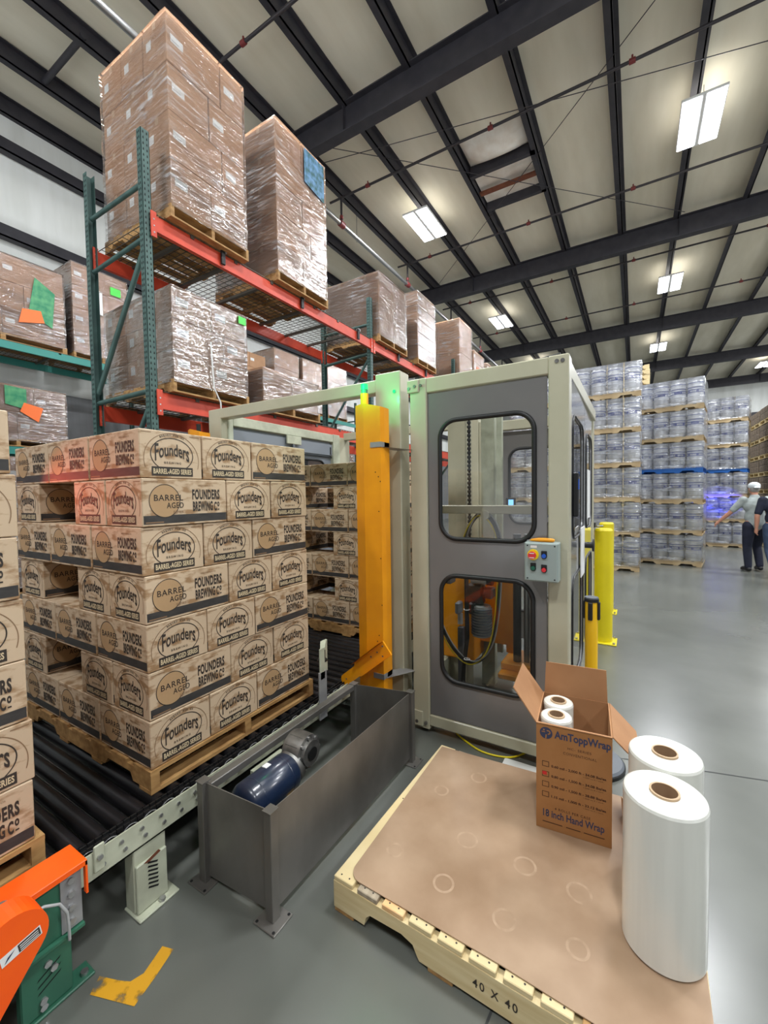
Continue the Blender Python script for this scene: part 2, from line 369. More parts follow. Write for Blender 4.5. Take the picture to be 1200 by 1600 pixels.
def rect(mb, fn, u0, v0, u1, v1, m, w=0.0004):
    mb.add([fn(u0, v0, w), fn(u1, v0, w), fn(u1, v1, w), fn(u0, v1, w)], [(0, 1, 2, 3)], m)
def rrect(u0, v0, u1, v1, r, n=8):
    pts = []
    for cx, cy, a in ((u1 - r, v1 - r, 0), (u0 + r, v1 - r, 90), (u0 + r, v0 + r, 180), (u1 - r, v0 + r, 270)):
        for i in range(n + 1):
            t = math.radians(a + 90 * i / n); pts.append((cx + r * math.cos(t), cy + r * math.sin(t)))
    return pts
def plate(mb, loops, fn, th, m):
    """flat plate with holes; loops[0] outer, others holes"""
    cu = bpy.data.curves.new('plate', 'CURVE'); cu.dimensions = '2D'; cu.fill_mode = 'BOTH'; cu.extrude = 0.5
    for L in loops:
        sp = cu.splines.new('POLY'); sp.points.add(len(L) - 1); sp.use_cyclic_u = True
        for i, (a, b) in enumerate(L): sp.points[i].co = (a, b, 0, 1)
    ob = bpy.data.objects.new('plate', cu); COL.objects.link(ob)
    dg = bpy.context.evaluated_depsgraph_get(); me = bpy.data.meshes.new_from_object(ob.evaluated_get(dg))
    mb.add([fn(v.co.x, v.co.y, (v.co.z + 0.5) * th) for v in me.vertices], [tuple(p.vertices) for p in me.polygons], m)
    bpy.data.objects.remove(ob); bpy.data.curves.remove(cu); bpy.data.meshes.remove(me)
ORD = ['first', 'second', 'third', 'fourth', 'fifth', 'sixth', 'seventh', 'eighth', 'ninth', 'tenth', 'eleventh', 'twelfth']

# ============================================================ STRUCTURE
b = MB(); b.box(-5, -16, -0.1, 40, 11.2, 0, 'floor')
for (xa, ya, xb, yb) in ((2.62, 0.9, 3.6, -3.1), (-1.2, 0.615, 1.9, 0.30), (3.6, -3.1, 5.2, -9.6)):
    d = Vector((xb - xa, yb - ya, 0)).normalized(); n = Vector((-d.y, d.x, 0)) * 0.004
    b.quad([(xa - n.x, ya - n.y, 0.0008), (xb - n.x, yb - n.y, 0.0008), (xb + n.x, yb + n.y, 0.0008), (xa + n.x, ya + n.y, 0.0008)], 'joint')
struct(b, 'floor')
b = MB(); b.box(-5, 10.75, 3.9, 40, 10.9, 9.75, 'wall'); b.box(-5, 10.72, 0, 40, 10.9, 3.9, 'liner'); struct(b, 'wall_left')
b = MB(); b.box(38, -16, 6.95, 38.15, 10.7, 9.6, 'wall'); b.box(38, -16, 0, 38.15, 10.7, 6.1, 'liner'); b.box(37.9, -16, 6.1, 38.15, 10.7, 6.95, 'steel'); struct(b, 'wall_back')
# roof deck with sagging insulation between purlins
PUR = [-14.5, -13.0, -11.5, -10.0, -8.5, -6.97, -5.47, -3.97, -2.47, -0.97, 0.38, 1.93, 3.5, 4.9, 6.45, 7.95, 9.4, 10.65]
b = MB(); nx = 60; vs = []; fs = []
ys = []
for a, c in zip(PUR[:-1], PUR[1:]):
    for k in range(4): ys.append((a + (c - a) * k / 4, [0, 0.045, 0.06, 0.045][k]))
ys.append((PUR[-1], 0))
for i in range(nx + 1):
    for y, sag in ys: vs.append((-5 + 45 * i / nx, y, 9.52 - sag + 0.012 * math.sin(i * 2.1 + y)))
m_ = len(ys)
for i in range(nx):
    for j in range(m_ - 1): fs.append((i * m_ + j, i * m_ + j + 1, (i + 1) * m_ + j + 1, (i + 1) * m_ + j))
b.add(vs, fs, 'ceil', True)
b.box(-5, -16, 9.56, 40, 11, 9.7, 'ceil')
struct(b, 'ceiling')
tn = 1
for y in PUR:
    b = MB(); d = 0.3 if y > 10 else 0.27
    b.box(-5, y - 0.012, 9.5 - d, 38, y + 0.012, 9.5, 'steel'); b.box(-5, y - 0.012, 9.5 - d, 38, y + 0.12, 9.5 - d + 0.016, 'steel')
    b.box(-5, y - 0.085, 9.484, 38, y + 0.012, 9.5, 'steel'); struct(b, 'trim_%d' % tn); tn += 1
for x in (6.86, 14.5, 22.3, 29.6, 36.6, -0.8):
    b = MB(); b.box(x + 0.10, -16, 8.71, x + 0.12, 10.7, 9.25, 'steel'); b.box(x, -16, 8.7, x + 0.22, 10.7, 8.722, 'steel'); b.box(x, -16, 9.235, x + 0.22, 10.7, 9.257, 'steel')
    for y in (-7.0, -1.0, 4.95): b.box(x + 0.02, y - 0.006, 8.72, x + 0.2, y + 0.006, 9.24, 'steel')
    struct(b, 'trim_%d' % tn); tn += 1
for z in (6.75, 8.42, 5.2):     # wall girts
    b = MB(); b.box(-5, 10.55, z, 38, 10.72, z + 0.03, 'steel'); b.box(-5, 10.55, z, 38, 10.565, z + 0.24, 'steel'); struct(b, 'trim_%d' % tn); tn += 1
b = MB(); b.cyl((3.7, 7.9, 9.3), (3.7, 9.45, 9.3), 0.05, 'steel'); struct(b, 'trim_%d' % tn); tn += 1
# roof hatch opening
t = thing('roof_hatch', 'dark framed square opening in the ceiling with bright insulation showing', 'roof hatch', (10.6, 2.75, 9.3))
b = MB()
b.box(10.0, 1.98, 9.2, 10.1, 3.46, 9.44, 'steel'); b.box(11.35, 1.98, 9.2, 11.45, 3.46, 9.44, 'steel'); b.box(10.0, 1.98, 9.2, 11.45, 2.08, 9.44, 'steel'); b.build('frame', t)
b = MB(); b.box(10.1, 2.08, 9.40, 11.35, 3.46, 9.43, 'ceilw'); b.build('insulation_panel', t, label='bright white insulation panel')
b = MB(); b.box(10.72, 2.08, 9.26, 10.86, 3.46, 9.30, 'rust'); b.build('cross_bar', t, label='rusty brown bar')
b = MB(); vs = []; fs = []
for i in range(13):
    for j in range(13):
        u, v = i / 12, j / 12; h = math.sin(math.pi * u) * math.sin(math.pi * v)
        vs.append((9.2 + 0.8 * u, 2.02 + 1.42 * v, 9.45 - 0.22 * h ** 0.6 * (1 + 0.1 * math.sin(9 * u + 5 * v))))
for i in range(12):
    for j in range(12): fs.append((i * 13 + j, i * 13 + j + 1, (i + 1) * 13 + j + 1, (i + 1) * 13 + j))
b.add(vs, fs, 'ceilw', True); b.build('sagging_insulation', t)

# sprinkler pipes
for i, x in enumerate((5.03, 8.78, 12.35, 16.1, 19.8, 23.6)):
    t = thing('sprinkler_pipe', 'thin dark sprinkler pipe crossing under the ceiling beams, %s from the camera' % ORD[i], 'pipe', (x, -15.5, 9.1), 'sprinkler branch pipes')
    b = MB(); b.cyl((x, -15.5, 9.1), (x, 6.75, 9.1), 0.028, 'pipe', 8); b.build('pipe', t)
    for y in (-7.6, -3.2, 0.1, 2.6, 5.6):
        b = MB(); b.cyl((x, y - 0.05, 9.1), (x, y + 0.05, 9.1), 0.045, 'red', 8); b.cyl((x, y, 9.1), (x, y, 9.2), 0.016, 'red', 6); b.build('red_coupling', t)
    b = MB(); b.cyl((x, 6.4, 9.1), (x, 6.4, 8.52), 0.028, 'pipe', 8); b.cyl((x, 6.4, 8.58), (x, 6.4, 8.66), 0.045, 'red', 8); b.build('drop', t)
t = thing('main_pipe', 'shiny grey main pipe running lengthwise above the rack loads', 'pipe', (1, 6.4, 8.45))
b = MB(); b.cyl((-3, 6.4, 8.45), (34, 6.4, 8.45), 0.055, 'pipeg', 12); b.build('pipe', t)
for x in (5.03, 8.78, 12.35, 16.1, 19.8):
    b = MB(); b.cyl((x - 0.08, 6.4, 8.45), (x + 0.08, 6.4, 8.45), 0.078, 'red', 10); b.build('red_coupling', t)
for x in (8.9, 9.6):
    b = MB(); b.cyl((x, 6.5, 8.45), (x, 6.5, 9.3), 0.006, 'pipe', 5); b.build('hanger_rod', t)
for i, (p, q, lb) in enumerate((((7.1, 6.2, 9.2), (14.3, -1.1, 9.2), 'from upper left to lower right'), ((7.1, -1.1, 9.16), (14.3, 6.2, 9.16), 'rising toward the bright fixture'), ((6.9, 8.0, 8.85), (10.5, -6, 9.0), 'passing the roof hatch'))):
    b = MB(); b.cyl(p, q, 0.008, 'pipe', 5); b.solo('bracing_cable', 'thin bracing cable under the ceiling, ' + lb, 'cable', p, 'roof bracing cables')

# ceiling light fixtures (the fixture carries its own lamp)
def fixture(x, y, label, z=9.0, pw=1.0):
    t = thing('ceiling_light', label, 'ceiling light', (x, y, z), 'twin panel ceiling lights')
    b = MB(); b.box(x - 0.68, y - 0.36, z + 0.0, x + 0.68, y + 0.36, z + 0.05, 'white', 0.01)
    b.box(x - 0.68, y - 0.025, z - 0.012, x + 0.68, y + 0.025, z + 0.01, 'white'); b.build('housing', t)
    for s in (-1, 1):
        b = MB(); b.box(x - 0.66, y + s * 0.195 - 0.145, z - 0.012, x + 0.66, y + s * 0.195 + 0.145, z + 0.0, 'lens'); b.build('lit_panel', t)
        L = bpy.data.lights.new('lamp', 'AREA'); L.shape = 'RECTANGLE'; L.size = 1.32; L.size_y = 0.29; L.energy = LAMP_POWER * pw; L.color = (0.94, 0.97, 1.0)
        lo = bpy.data.objects.new('lamp', L); COL.objects.link(lo); lo.location = (x, y + s * 0.19, z - 0.02); 
        lo.parent = t; lo.location = (0, s * 0.19, -0.02)
    L = bpy.data.lights.new('uplight', 'AREA'); L.shape = 'RECTANGLE'; L.size = 1.3; L.size_y = 0.68; L.energy = LAMP_POWER * 0.05 * pw; L.color = (1.0, 0.97, 0.90)  # upward lamp added to brighten the ceiling
    lo = bpy.data.objects.new('uplight', L); COL.objects.link(lo); lo.parent = t; lo.location = (0, 0, 0.07); lo.rotation_euler = (math.pi, 0, 0)
    b = MB()
    for s in (-0.5, 0.5): b.cyl((x + s, y, z + 0.05), (x + s, y, 9.3), 0.006, 'galv', 5)
    b.build('hanger', t)
fixture(10.75, -1.06, 'brightest twin panel ceiling light, nearest one at upper right')
fixture(10.75, 5.0, 'twin panel ceiling light directly above the grey machine, left of the nearest roof beam gap')
fixture(18.35, -1.0, 'twin panel ceiling light in the second row, right of centre')
fixture(18.4, 5.02, 'small twin panel ceiling light just above the second roof beam at centre')
fixture(26.0, -0.95, 'smallest twin panel ceiling light, far off above the keg stacks')
fixture(33.0, -6.5, 'far ceiling light cut by the right edge of the picture')
fixture(26.0, 5.0, 'distant twin panel ceiling light hidden behind the far roof beams')
for x in (3.1, -3.0):  # assumed fixtures, added out of view above and behind the camera
    for y, wy in ((-1.0, 'in the middle row'), (5.0, 'over the racks'), (-6.8, 'over the open aisle')): fixture(x, y, 'assumed unseen twin panel ceiling light %s the camera, %s' % ('above' if x > 0 else 'behind', wy))
for x, wx in ((10.75, 'nearest'), (18.4, 'second'), (26.0, 'third')): fixture(x, -6.8, 'assumed unseen twin panel ceiling light past the right edge, %s of its row' % wx, pw=1.9)  # assumed fixtures out of view, power raised to brighten the aisle
fixture(10.75, -12.0, 'assumed unseen twin panel ceiling light farthest out to the right', pw=1.9)  # one more assumed fixture out of view, power raised likewise
#CONT
# ============================================================ PALLETS (shared meshes)
def pallet_mesh(L, W, H, wood, notch=False):
    """stringers run along Y (length W), deck boards along X (length L); base centre at origin"""
    b = MB(); th = 0.016
    for i in (-1, 0, 1):
        x = i * (L / 2 - 0.02)
        if notch:
            pts = [(-W/2, th), (-W/2 + 0.14, th), (-W/2 + 0.16, th + 0.035), (-W/2 + 0.35, th + 0.035), (-W/2 + 0.38, th), (W/2 - 0.38, th), (W/2 - 0.35, th + 0.035), (W/2 - 0.16, th + 0.035), (W/2 - 0.14, th), (W/2, th), (W/2, H - th), (-W/2, H - th)]
            b.prism(pts, lambda u, v, w_, x=x: (x - 0.019 + w_, u, v), 0.038, wood)
        else: b.box(x - 0.019, -W/2, th, x + 0.019, W/2, H - th, wood)
    nb = 7; bw = W / (nb + (nb - 1) * 0.42)
    for i in range(nb):
        y = -W/2 + i * bw * 1.42; b.box(-L/2, y, H - th, L/2, y + bw, H, wood)
    for y in (-W/2, -W*0.17, W*0.17 - 0.09, W/2 - 0.09): b.box(-L/2, y, 0, L/2, y + 0.09, th, wood)
    return b
PM = {}
for k, wd in (('dull', 'wood5'), ('wood', 'wood'), ('aged', 'wood2'), ('blue', 'blue')): PM[k] = pallet_mesh(1.0, 1.2, 0.12, wd, True).mesh('pallet_' + k)

# ============================================================ RACKS
def upright(root, x, yf, yb, h, braces):
    """one upright frame: two perforated posts, horizontal and diagonal braces"""
    fr = None
    for yy in (yf, yb):
        b = MB(); w_ = 0.078; s = 1 if yy == yf else -1
        b.box(x, yy, 0, x + w_, yy + 0.004 * s, h, 'rackg'); b.box(x, yy, 0, x + 0.004, yy + 0.07 * s, h, 'rackg'); b.box(x + w_ - 0.004, yy, 0, x + w_, yy + 0.07 * s, h, 'rackg')
        b.box(x - 0.02, yy - 0.02, 0, x + w_ + 0.02, yy + 0.09 * s, 0.01, 'rackg')
        z = 0.1 if h < 9 else 0.1
        yf_ = yy - 0.001 * s
        while z < h - 0.05:
            for dx in (0.016, 0.050): b.quad([(x + dx, yf_, z + 0.012), (x + dx + 0.012, yf_, z + 0.012), (x + dx + 0.009, yf_, z + 0.034), (x + dx + 0.003, yf_, z + 0.034)], 'hole')
            for dy in (0.02, 0.045): b.quad([(x - 0.001, yy + s * dy, z + 0.01), (x - 0.001, yy + s * (dy + 0.012), z + 0.01), (x - 0.001, yy + s * (dy + 0.012), z + 0.032), (x - 0.001, yy + s * dy, z + 0.032)], 'hole')
            z += 0.0508
        o = b.build('upright_post', root)
        fr = fr or o
    for (z0, z1) in braces:
        b = MB(); b.tube([(x + 0.039, yf + 0.06, z0), (x + 0.039, yb - 0.06, z1)], 0.027, 'rackg', 4); b.build('brace', root)
def beam(root, x0, x1, y, ztop, m, h=0.125, conn=True):
    b = MB(); b.box(x0, y - 0.02, ztop - h, x1, y + 0.02, ztop, m, 0.004); b.box(x0, y - 0.028, ztop - h - 0.0, x1, y - 0.018, ztop - h + 0.02, m); o = b.build('beam', root)
    if conn:
        for xe in (x0, x1):
            b = MB(); b.box(xe - 0.025, y - 0.034, ztop - h - 0.06, xe + 0.025, y - 0.020, ztop + 0.02, m)
            for k in range(3): b.cyl((xe, y - 0.036, ztop - h + 0.0 + k * 0.06 - 0.02), (xe, y - 0.033, ztop - h + k * 0.06 - 0.02), 0.008, 'bolt', 6)
            b.build('beam_connector', o)
def deck(root, x0, x1, y0, y1, z):
    b = MB(); n = int((x1 - x0) / 0.07)
    for i in range(n + 1): b.box(x0 + (x1 - x0) * i / n - 0.003, y0, z + 0.004, x0 + (x1 - x0) * i / n + 0.003, y1, z + 0.009, 'wire')
    m_ = int((y1 - y0) / 0.10)
    for j in range(m_ + 1): b.box(x0, y0 + (y1 - y0) * j / m_ - 0.003, z, x1, y0 + (y1 - y0) * j / m_ + 0.003, z + 0.005, 'wire')
    for k in (0.2, 0.5, 0.8): b.box(x0 + (x1 - x0) * k - 0.02, y0, z - 0.03, x0 + (x1 - x0) * k + 0.02, y1, z, 'wire')
    b.build('wire_deck', root)
YF, YB = 3.87, 4.94
rk = thing('pallet_rack', 'tall pallet rack with dark green uprights and orange-red beams behind the beer cases', 'pallet rack', (2.25, YF, 0))
UX = [2.25, 6.07, 9.89, 13.71]
for i, x in enumerate(UX):
    upright(rk, x, YF, YB, 4.98 - (0.02 if i else 0), [(4.52, 4.52), (4.03, 3.98), (3.95, 2.72), (2.62, 2.62), (2.5, 1.3), (1.2, 1.2)])
for i in range(3):
    a, c = UX[i] + 0.078, UX[i + 1]
    for z, h in ((4.24, 0.15), (2.61, 0.16)):
        beam(rk, a, c, YF - 0.0, z, 'racko', h); beam(rk, a, c, YB, z, 'racko', h)
        for q in range(2):
            xa = a + 0.04 + q * (c - a) / 2; deck(rk, xa, xa + (c - a) / 2 - 0.08, YF - 0.03, YB + 0.03, z + 0.002)
bk = thing('pallet_rack', 'rack with teal beams standing against the far left wall', 'pallet rack', (-1.0, 9.3, 0))
BX = [-1.9, 1.85, 5.5, 9.1, 13.45]
for x in BX: upright(bk, x, 9.3, 10.35, 5.2, [(4.5, 4.5), (4.0, 2.8)])
for i in range(4):
    a, c = BX[i] + 0.078, BX[i + 1]
    for z in (4.36, 2.55): beam(bk, a, c, 9.3, z, 'teal', 0.13, False); beam(bk, a, c, 10.35, z, 'teal', 0.13, False); deck(bk, a + 0.05, c - 0.05, 9.28, 10.38, z + 0.002)

# ------------------------------------------------------------ wrapped carton loads
_cm = {}
def carton_mesh(w_, d, h, lab=True):
    k = (round(w_, 3), round(d, 3), round(h, 3), lab)
    if k in _cm: return _cm[k]
    b = MB(); b.box(-w_/2, -d/2, 0, w_/2, d/2, h, 'carton', 0.006)
    fy = lambda u, v, w: (u, -d/2 - w, v); fx = lambda u, v, w: (-w_/2 - w, -u, v)
    rect(b, fy, -w_/2 + 0.01, h - 0.045, w_/2 - 0.01, h - 0.042, 'inkl', 0.0006)
    b.box(-w_/2 + 0.01, -0.025, h, w_/2 - 0.01, 0.025, h + 0.0008, 'tape')
    rect(b, fx, -0.025, h - 0.07, 0.025, h, 'tape', 0.0006)
    if lab:
        rect(b, fy, -w_/2 + 0.04, h * 0.45, -w_/2 + 0.17, h * 0.45 + 0.075, 'white', 0.0010)
        rect(b, fy, -w_/2 + 0.055, h * 0.45 + 0.02, -w_/2 + 0.13, h * 0.45 + 0.026, 'whiteg', 0.0014)
        rect(b, fx, -d/2 + 0.06, h * 0.5, -d/2 + 0.14, h * 0.5 + 0.085, 'white', 0.0010)
    _cm[k] = b.mesh('carton'); return _cm[k]
def film_shell(x0, y0, z0, x1, y1, z1, loc, label, cat='stretch wrap', group=None, m='film', amp=0.008, top=True, drape=0.0):
    """closed sleeve of stretch film with creases, slightly outside the load"""
    rnd = random.Random(int(x0 * 100 + z0 * 10)); g = 0.012
    x0 -= g; y0 -= g; x1 += g; y1 += g; z1 += 0.006
    W, D, H = x1 - x0, y1 - y0, z1 - z0; per = []
    nw, nd = max(4, int(W / 0.07)), max(4, int(D / 0.07)); nz = max(4, int(H / 0.05))
    for i in range(nw): per.append((x0 + W * i / nw, y0, 0, -1))
    for i in range(nd): per.append((x1, y0 + D * i / nd, 1, 0))
    for i in range(nw): per.append((x1 - W * i / nw, y1, 0, 1))
    for i in range(nd): per.append((x0, y1 - D * i / nd, -1, 0))
    b = MB(); vs = []; n = len(per)
    for k in range(nz + 1):
        for i, (x, y, nx_, ny_) in enumerate(per):
            a = amp * (math.sin(k * 0.9 + i * 0.35) * 0.5 + rnd.uniform(-0.15, 0.2))
            if k == 0: a += 0.01
            vs.append((x + nx_ * a, y + ny_ * a, z0 + H * k / nz))
    fs = [(k * n + i, k * n + (i + 1) % n, (k + 1) * n + (i + 1) % n, (k + 1) * n + i) for k in range(nz) for i in range(n)]
    if top:
        c = len(vs); vs.append(((x0 + x1) / 2, (y0 + y1) / 2, z1 - drape))
        fs += [(nz * n + i, nz * n + (i + 1) % n, c) for i in range(n)]
    cuts = [0, nw, nw + nd, 2 * nw + nd, n]       # each side is its own sheet so the corners stay crisp
    for q in range(4):
        cols_ = list(range(cuts[q], cuts[q + 1])) + [cuts[q + 1] % n]; mcol = len(cols_)
        b.add([vs[k * n + i] for k in range(nz + 1) for i in cols_], [(k * mcol + i, k * mcol + i + 1, (k + 1) * mcol + i + 1, (k + 1) * mcol + i) for k in range(nz) for i in range(mcol - 1)], m, True)
    if top: b.add([vs[nz * n + i] for i in range(n)] + [vs[-1]], [(i, (i + 1) % n, n) for i in range(n)], m, False)
    return b.solo('stretch_wrap', label, cat, loc, group)
def load(short, x0, x1, y0, y1, z0, z1, nx, ny, nz, pal='aged', film=True, shift=None, lab=True, grp=None, pal_h=0.12, drape=0.0):
    """pallet on z0, cartons to z1. desc names the load inside every label"""
    cx, cy = (x0 + x1) / 2, (y0 + y1) / 2
    if pal: inst(PM[pal], 'wooden_pallet', 'wooden pallet under the ' + short, 'pallet', (cx, cy, z0), 0, 'pallets under the rack loads', (x1 - x0 + 0.04, (y1 - y0 + 0.03) / 1.2, pal_h / 0.12))
    zb = z0 + (pal_h if pal else 0) + 0.001; h = (z1 - zb) / nz
    for k in range(nz):
        fx_n = nx if k % 2 == 0 else (nx + 1 if nx == 1 and False else nx)
        # front row: alternate the split so seams stagger
        cuts = [x0 + (x1 - x0) * i / fx_n for i in range(fx_n + 1)]
        if nx > 1 and k % 2: cuts = [x0] + [x0 + (x1 - x0) * min(0.86, (i / fx_n) + 0.17) for i in range(1, fx_n)] + [x1]
        dd = (y1 - y0) / ny
        for i in range(len(cuts) - 1):
            wi = cuts[i + 1] - cuts[i] - 0.006
            for j in range(ny):
                if j > 0 and i > 0: continue
                jx = random.uniform(-0.004, 0.004); jy = random.uniform(-0.004, 0.004)
                tier = ORD[nz - 1 - k]
                where = ('front ' + (['left', 'right'][i] if nx == 2 else (['left', 'middle', 'right'][i] if nx == 3 else '')) if j == 0 else 'left side %s' % ORD[j])
                inst(carton_mesh(wi, dd - 0.006, h - 0.002, lab), 'carton', 'brown carton, %s tier down, %s, in the %s' % (tier, where.strip(), short), 'carton',
                     (cuts[i] + (wi + 0.006) / 2 + jx, y0 + dd * (j + 0.5) + jy, zb + h * k), 0, grp or 'cartons wrapped on rack pallets')
    if film: film_shell(x0, y0, zb - 0.03, x1, y1, z1 + 0.004, (cx, cy, zb), 'clear stretch film wound around the ' + short, group='stretch film on the rack loads', drape=drape)
zu, zl = 4.252, 2.622
load('tallest top left load', 2.46, 3.34, 3.76, 4.93, zu, 6.12, 2, 3, 4)
load('second tall top load', 3.83, 4.76, 3.76, 4.9, zu, 6.18, 2, 2, 5, lab=False)
load('wide lower level load', 2.44, 3.31, 3.78, 5.0, zl, 3.62, 2, 3, 3)
load('short lower level load', 3.56, 4.56, 3.78, 4.9, zl, 3.13, 2, 2, 1, lab=False)
load('loosely draped top load', 6.22, 7.2, 3.78, 4.9, zu, 5.42, 2, 2, 1, lab=False)
load('narrow glossy top load', 7.7, 8.56, 3.78, 4.9, zu, 5.70, 1, 2, 5)
load('plain top load near rack end', 10.05, 10.95, 3.78, 4.9, zu, 5.98, 1, 2, 2, lab=False)
load('orange tagged load at rack end', 11.1, 12.0, 3.78, 4.9, zu, 5.50, 2, 2, 4)
load('last top load at rack end', 12.3, 13.2, 3.78, 4.9, zu, 5.46, 2, 1, 4)
load('postered load on teal beams', 1.98, 3.83, 9.33, 10.4, 4.372, 5.86, 2, 1, 3)
load('narrow load on teal beams', 3.98, 5.0, 9.33, 10.4, 4.372, 6.2, 1, 2, 4)
load('pale load on wall rack', 9.25, 10.3, 9.33, 10.4, 4.372, 6.1, 1, 2, 3)
load('wall load left of upright', 10.5, 11.5, 9.33, 10.4, 4.372, 6.12, 2, 1, 4)
load('wall load behind second upright', 11.8, 12.9, 9.33, 10.4, 4.372, 6.3, 1, 1, 3)
load('unwrapped load on wall rack', 7.7, 8.9, 9.33, 10.4, 4.372, 5.7, 2, 1, 3, film=False)
load('plain lower wall rack load', 11.9, 13.3, 9.33, 10.4, 2.562, 4.0, 1, 1, 2)
load('low postered wall load', 2.3, 3.79, 9.33, 10.4, 2.562, 3.62, 2, 1, 2)
load('wrapped floor load far left', 2.75, 5.2, 9.1, 10.3, 0.0, 2.35, 2, 1, 4)
# loose extras on the loads: posters and tags (paper sheets stuck on the cartons)
def sheet(name, label, pts, m, cat, group=None, nrm=(0, -1, 0), th=0.002):
    b = MB(); P = [Vector(p) for p in pts]; N = Vector(nrm) * th
    b.prism([(0, 0)] * 0, None, 0, m) if False else None
    k = len(P); b.add([p for p in P] + [p + N for p in P], [tuple(range(k)), tuple(range(k, 2 * k))[::-1]] + [(i, (i + 1) % k, (i + 1) % k + k, i + k) for i in range(k)], m)
    return b.solo(name, label, cat, tuple(P[0]), group)
def ysheet(name, label, y, pts, m, cat='tag', group=None): return sheet(name, label, [(a, y, c) for a, c in pts], m, cat, group)
yb_ = 9.30
ysheet('poster', 'green printed poster tilted on the far left load', yb_, [(3.27, 4.98), (3.38, 5.62), (3.68, 5.43), (3.62, 4.78)], 'tagg', 'poster')
ysheet('paper_tag', 'orange paper tag below the tilted green poster', yb_ - 0.004, [(3.12, 4.74), (3.18, 5.0), (3.45, 5.04), (3.5, 4.84)], 'tago')
ysheet('poster', 'green printed poster on the low load left of the upright', yb_, [(2.88, 3.28), (2.88, 3.60), (3.18, 3.58), (3.18, 3.22)], 'tagg', 'poster')
ysheet('paper_tag', 'orange paper tag on the low load left of the upright', yb_ - 0.004, [(3.08, 3.18), (3.14, 3.34), (3.42, 3.28), (3.34, 3.02)], 'tago')
ysheet('paper_tag', 'lime green tag on the stepped load on teal beams', yb_, [(4.66, 5.82), (4.66, 5.98), (4.86, 5.98), (4.86, 5.82)], 'tagl')
ysheet('poster', 'large white shipping sheet on the stepped load', yb_, [(4.25, 5.35), (4.25, 5.8), (4.5, 5.78), (4.5, 5.33)], 'white', 'poster')
ysheet('poster', 'blue and green printed poster on the second tall load', 3.735, [(4.32, 5.72), (4.32, 6.15), (4.72, 6.15), (4.72, 5.66)], 'tagb', 'poster')
ysheet('paper_tag', 'green tag on the wide load on the lower rack level', 3.755, [(3.2, 3.52), (3.2, 3.60), (3.30, 3.60), (3.30, 3.52)], 'tagl')
ysheet('paper_tag', 'orange tag on the last loads at the rack end', 3.755, [(11.3, 4.95), (11.3, 5.1), (11.5, 5.1), (11.5, 4.95)], 'tago')
for x, z, s in ((3.05, 4.24, 'first'), (4.30, 4.24, 'second'), (5.62, 4.24, 'third'), (6.95, 4.24, 'fourth'), (8.15, 4.24, 'fifth')):
    b = MB(); b.box(x, YF - 0.06, z - 0.13, x + 0.05, YF - 0.035, z + 0.03, 'black', 0.004); b.box(x + 0.005, YF - 0.06, z - 0.0, x + 0.07, YF - 0.02, z + 0.04, 'galv', 0.003)
    b.solo('pallet_stop', 'small dark metal clip on the top orange beam, %s from the left' % s, 'clip', (x, YF - 0.05, z), 'clips on the top orange beam')
b = MB(); b.tube([(2.83, 3.745, 3.2), (2.84, 3.74, 2.9), (2.85, 3.74, 2.74), (2.92, 3.735, 2.6), (2.93, 3.735, 2.3), (2.92, 3.735, 2.0)], 0.008, 'white', 6); b.solo('film_tail', 'twisted white tail of film hanging off the wide lower load', 'film tail', (2.9, 3.74, 2.2))

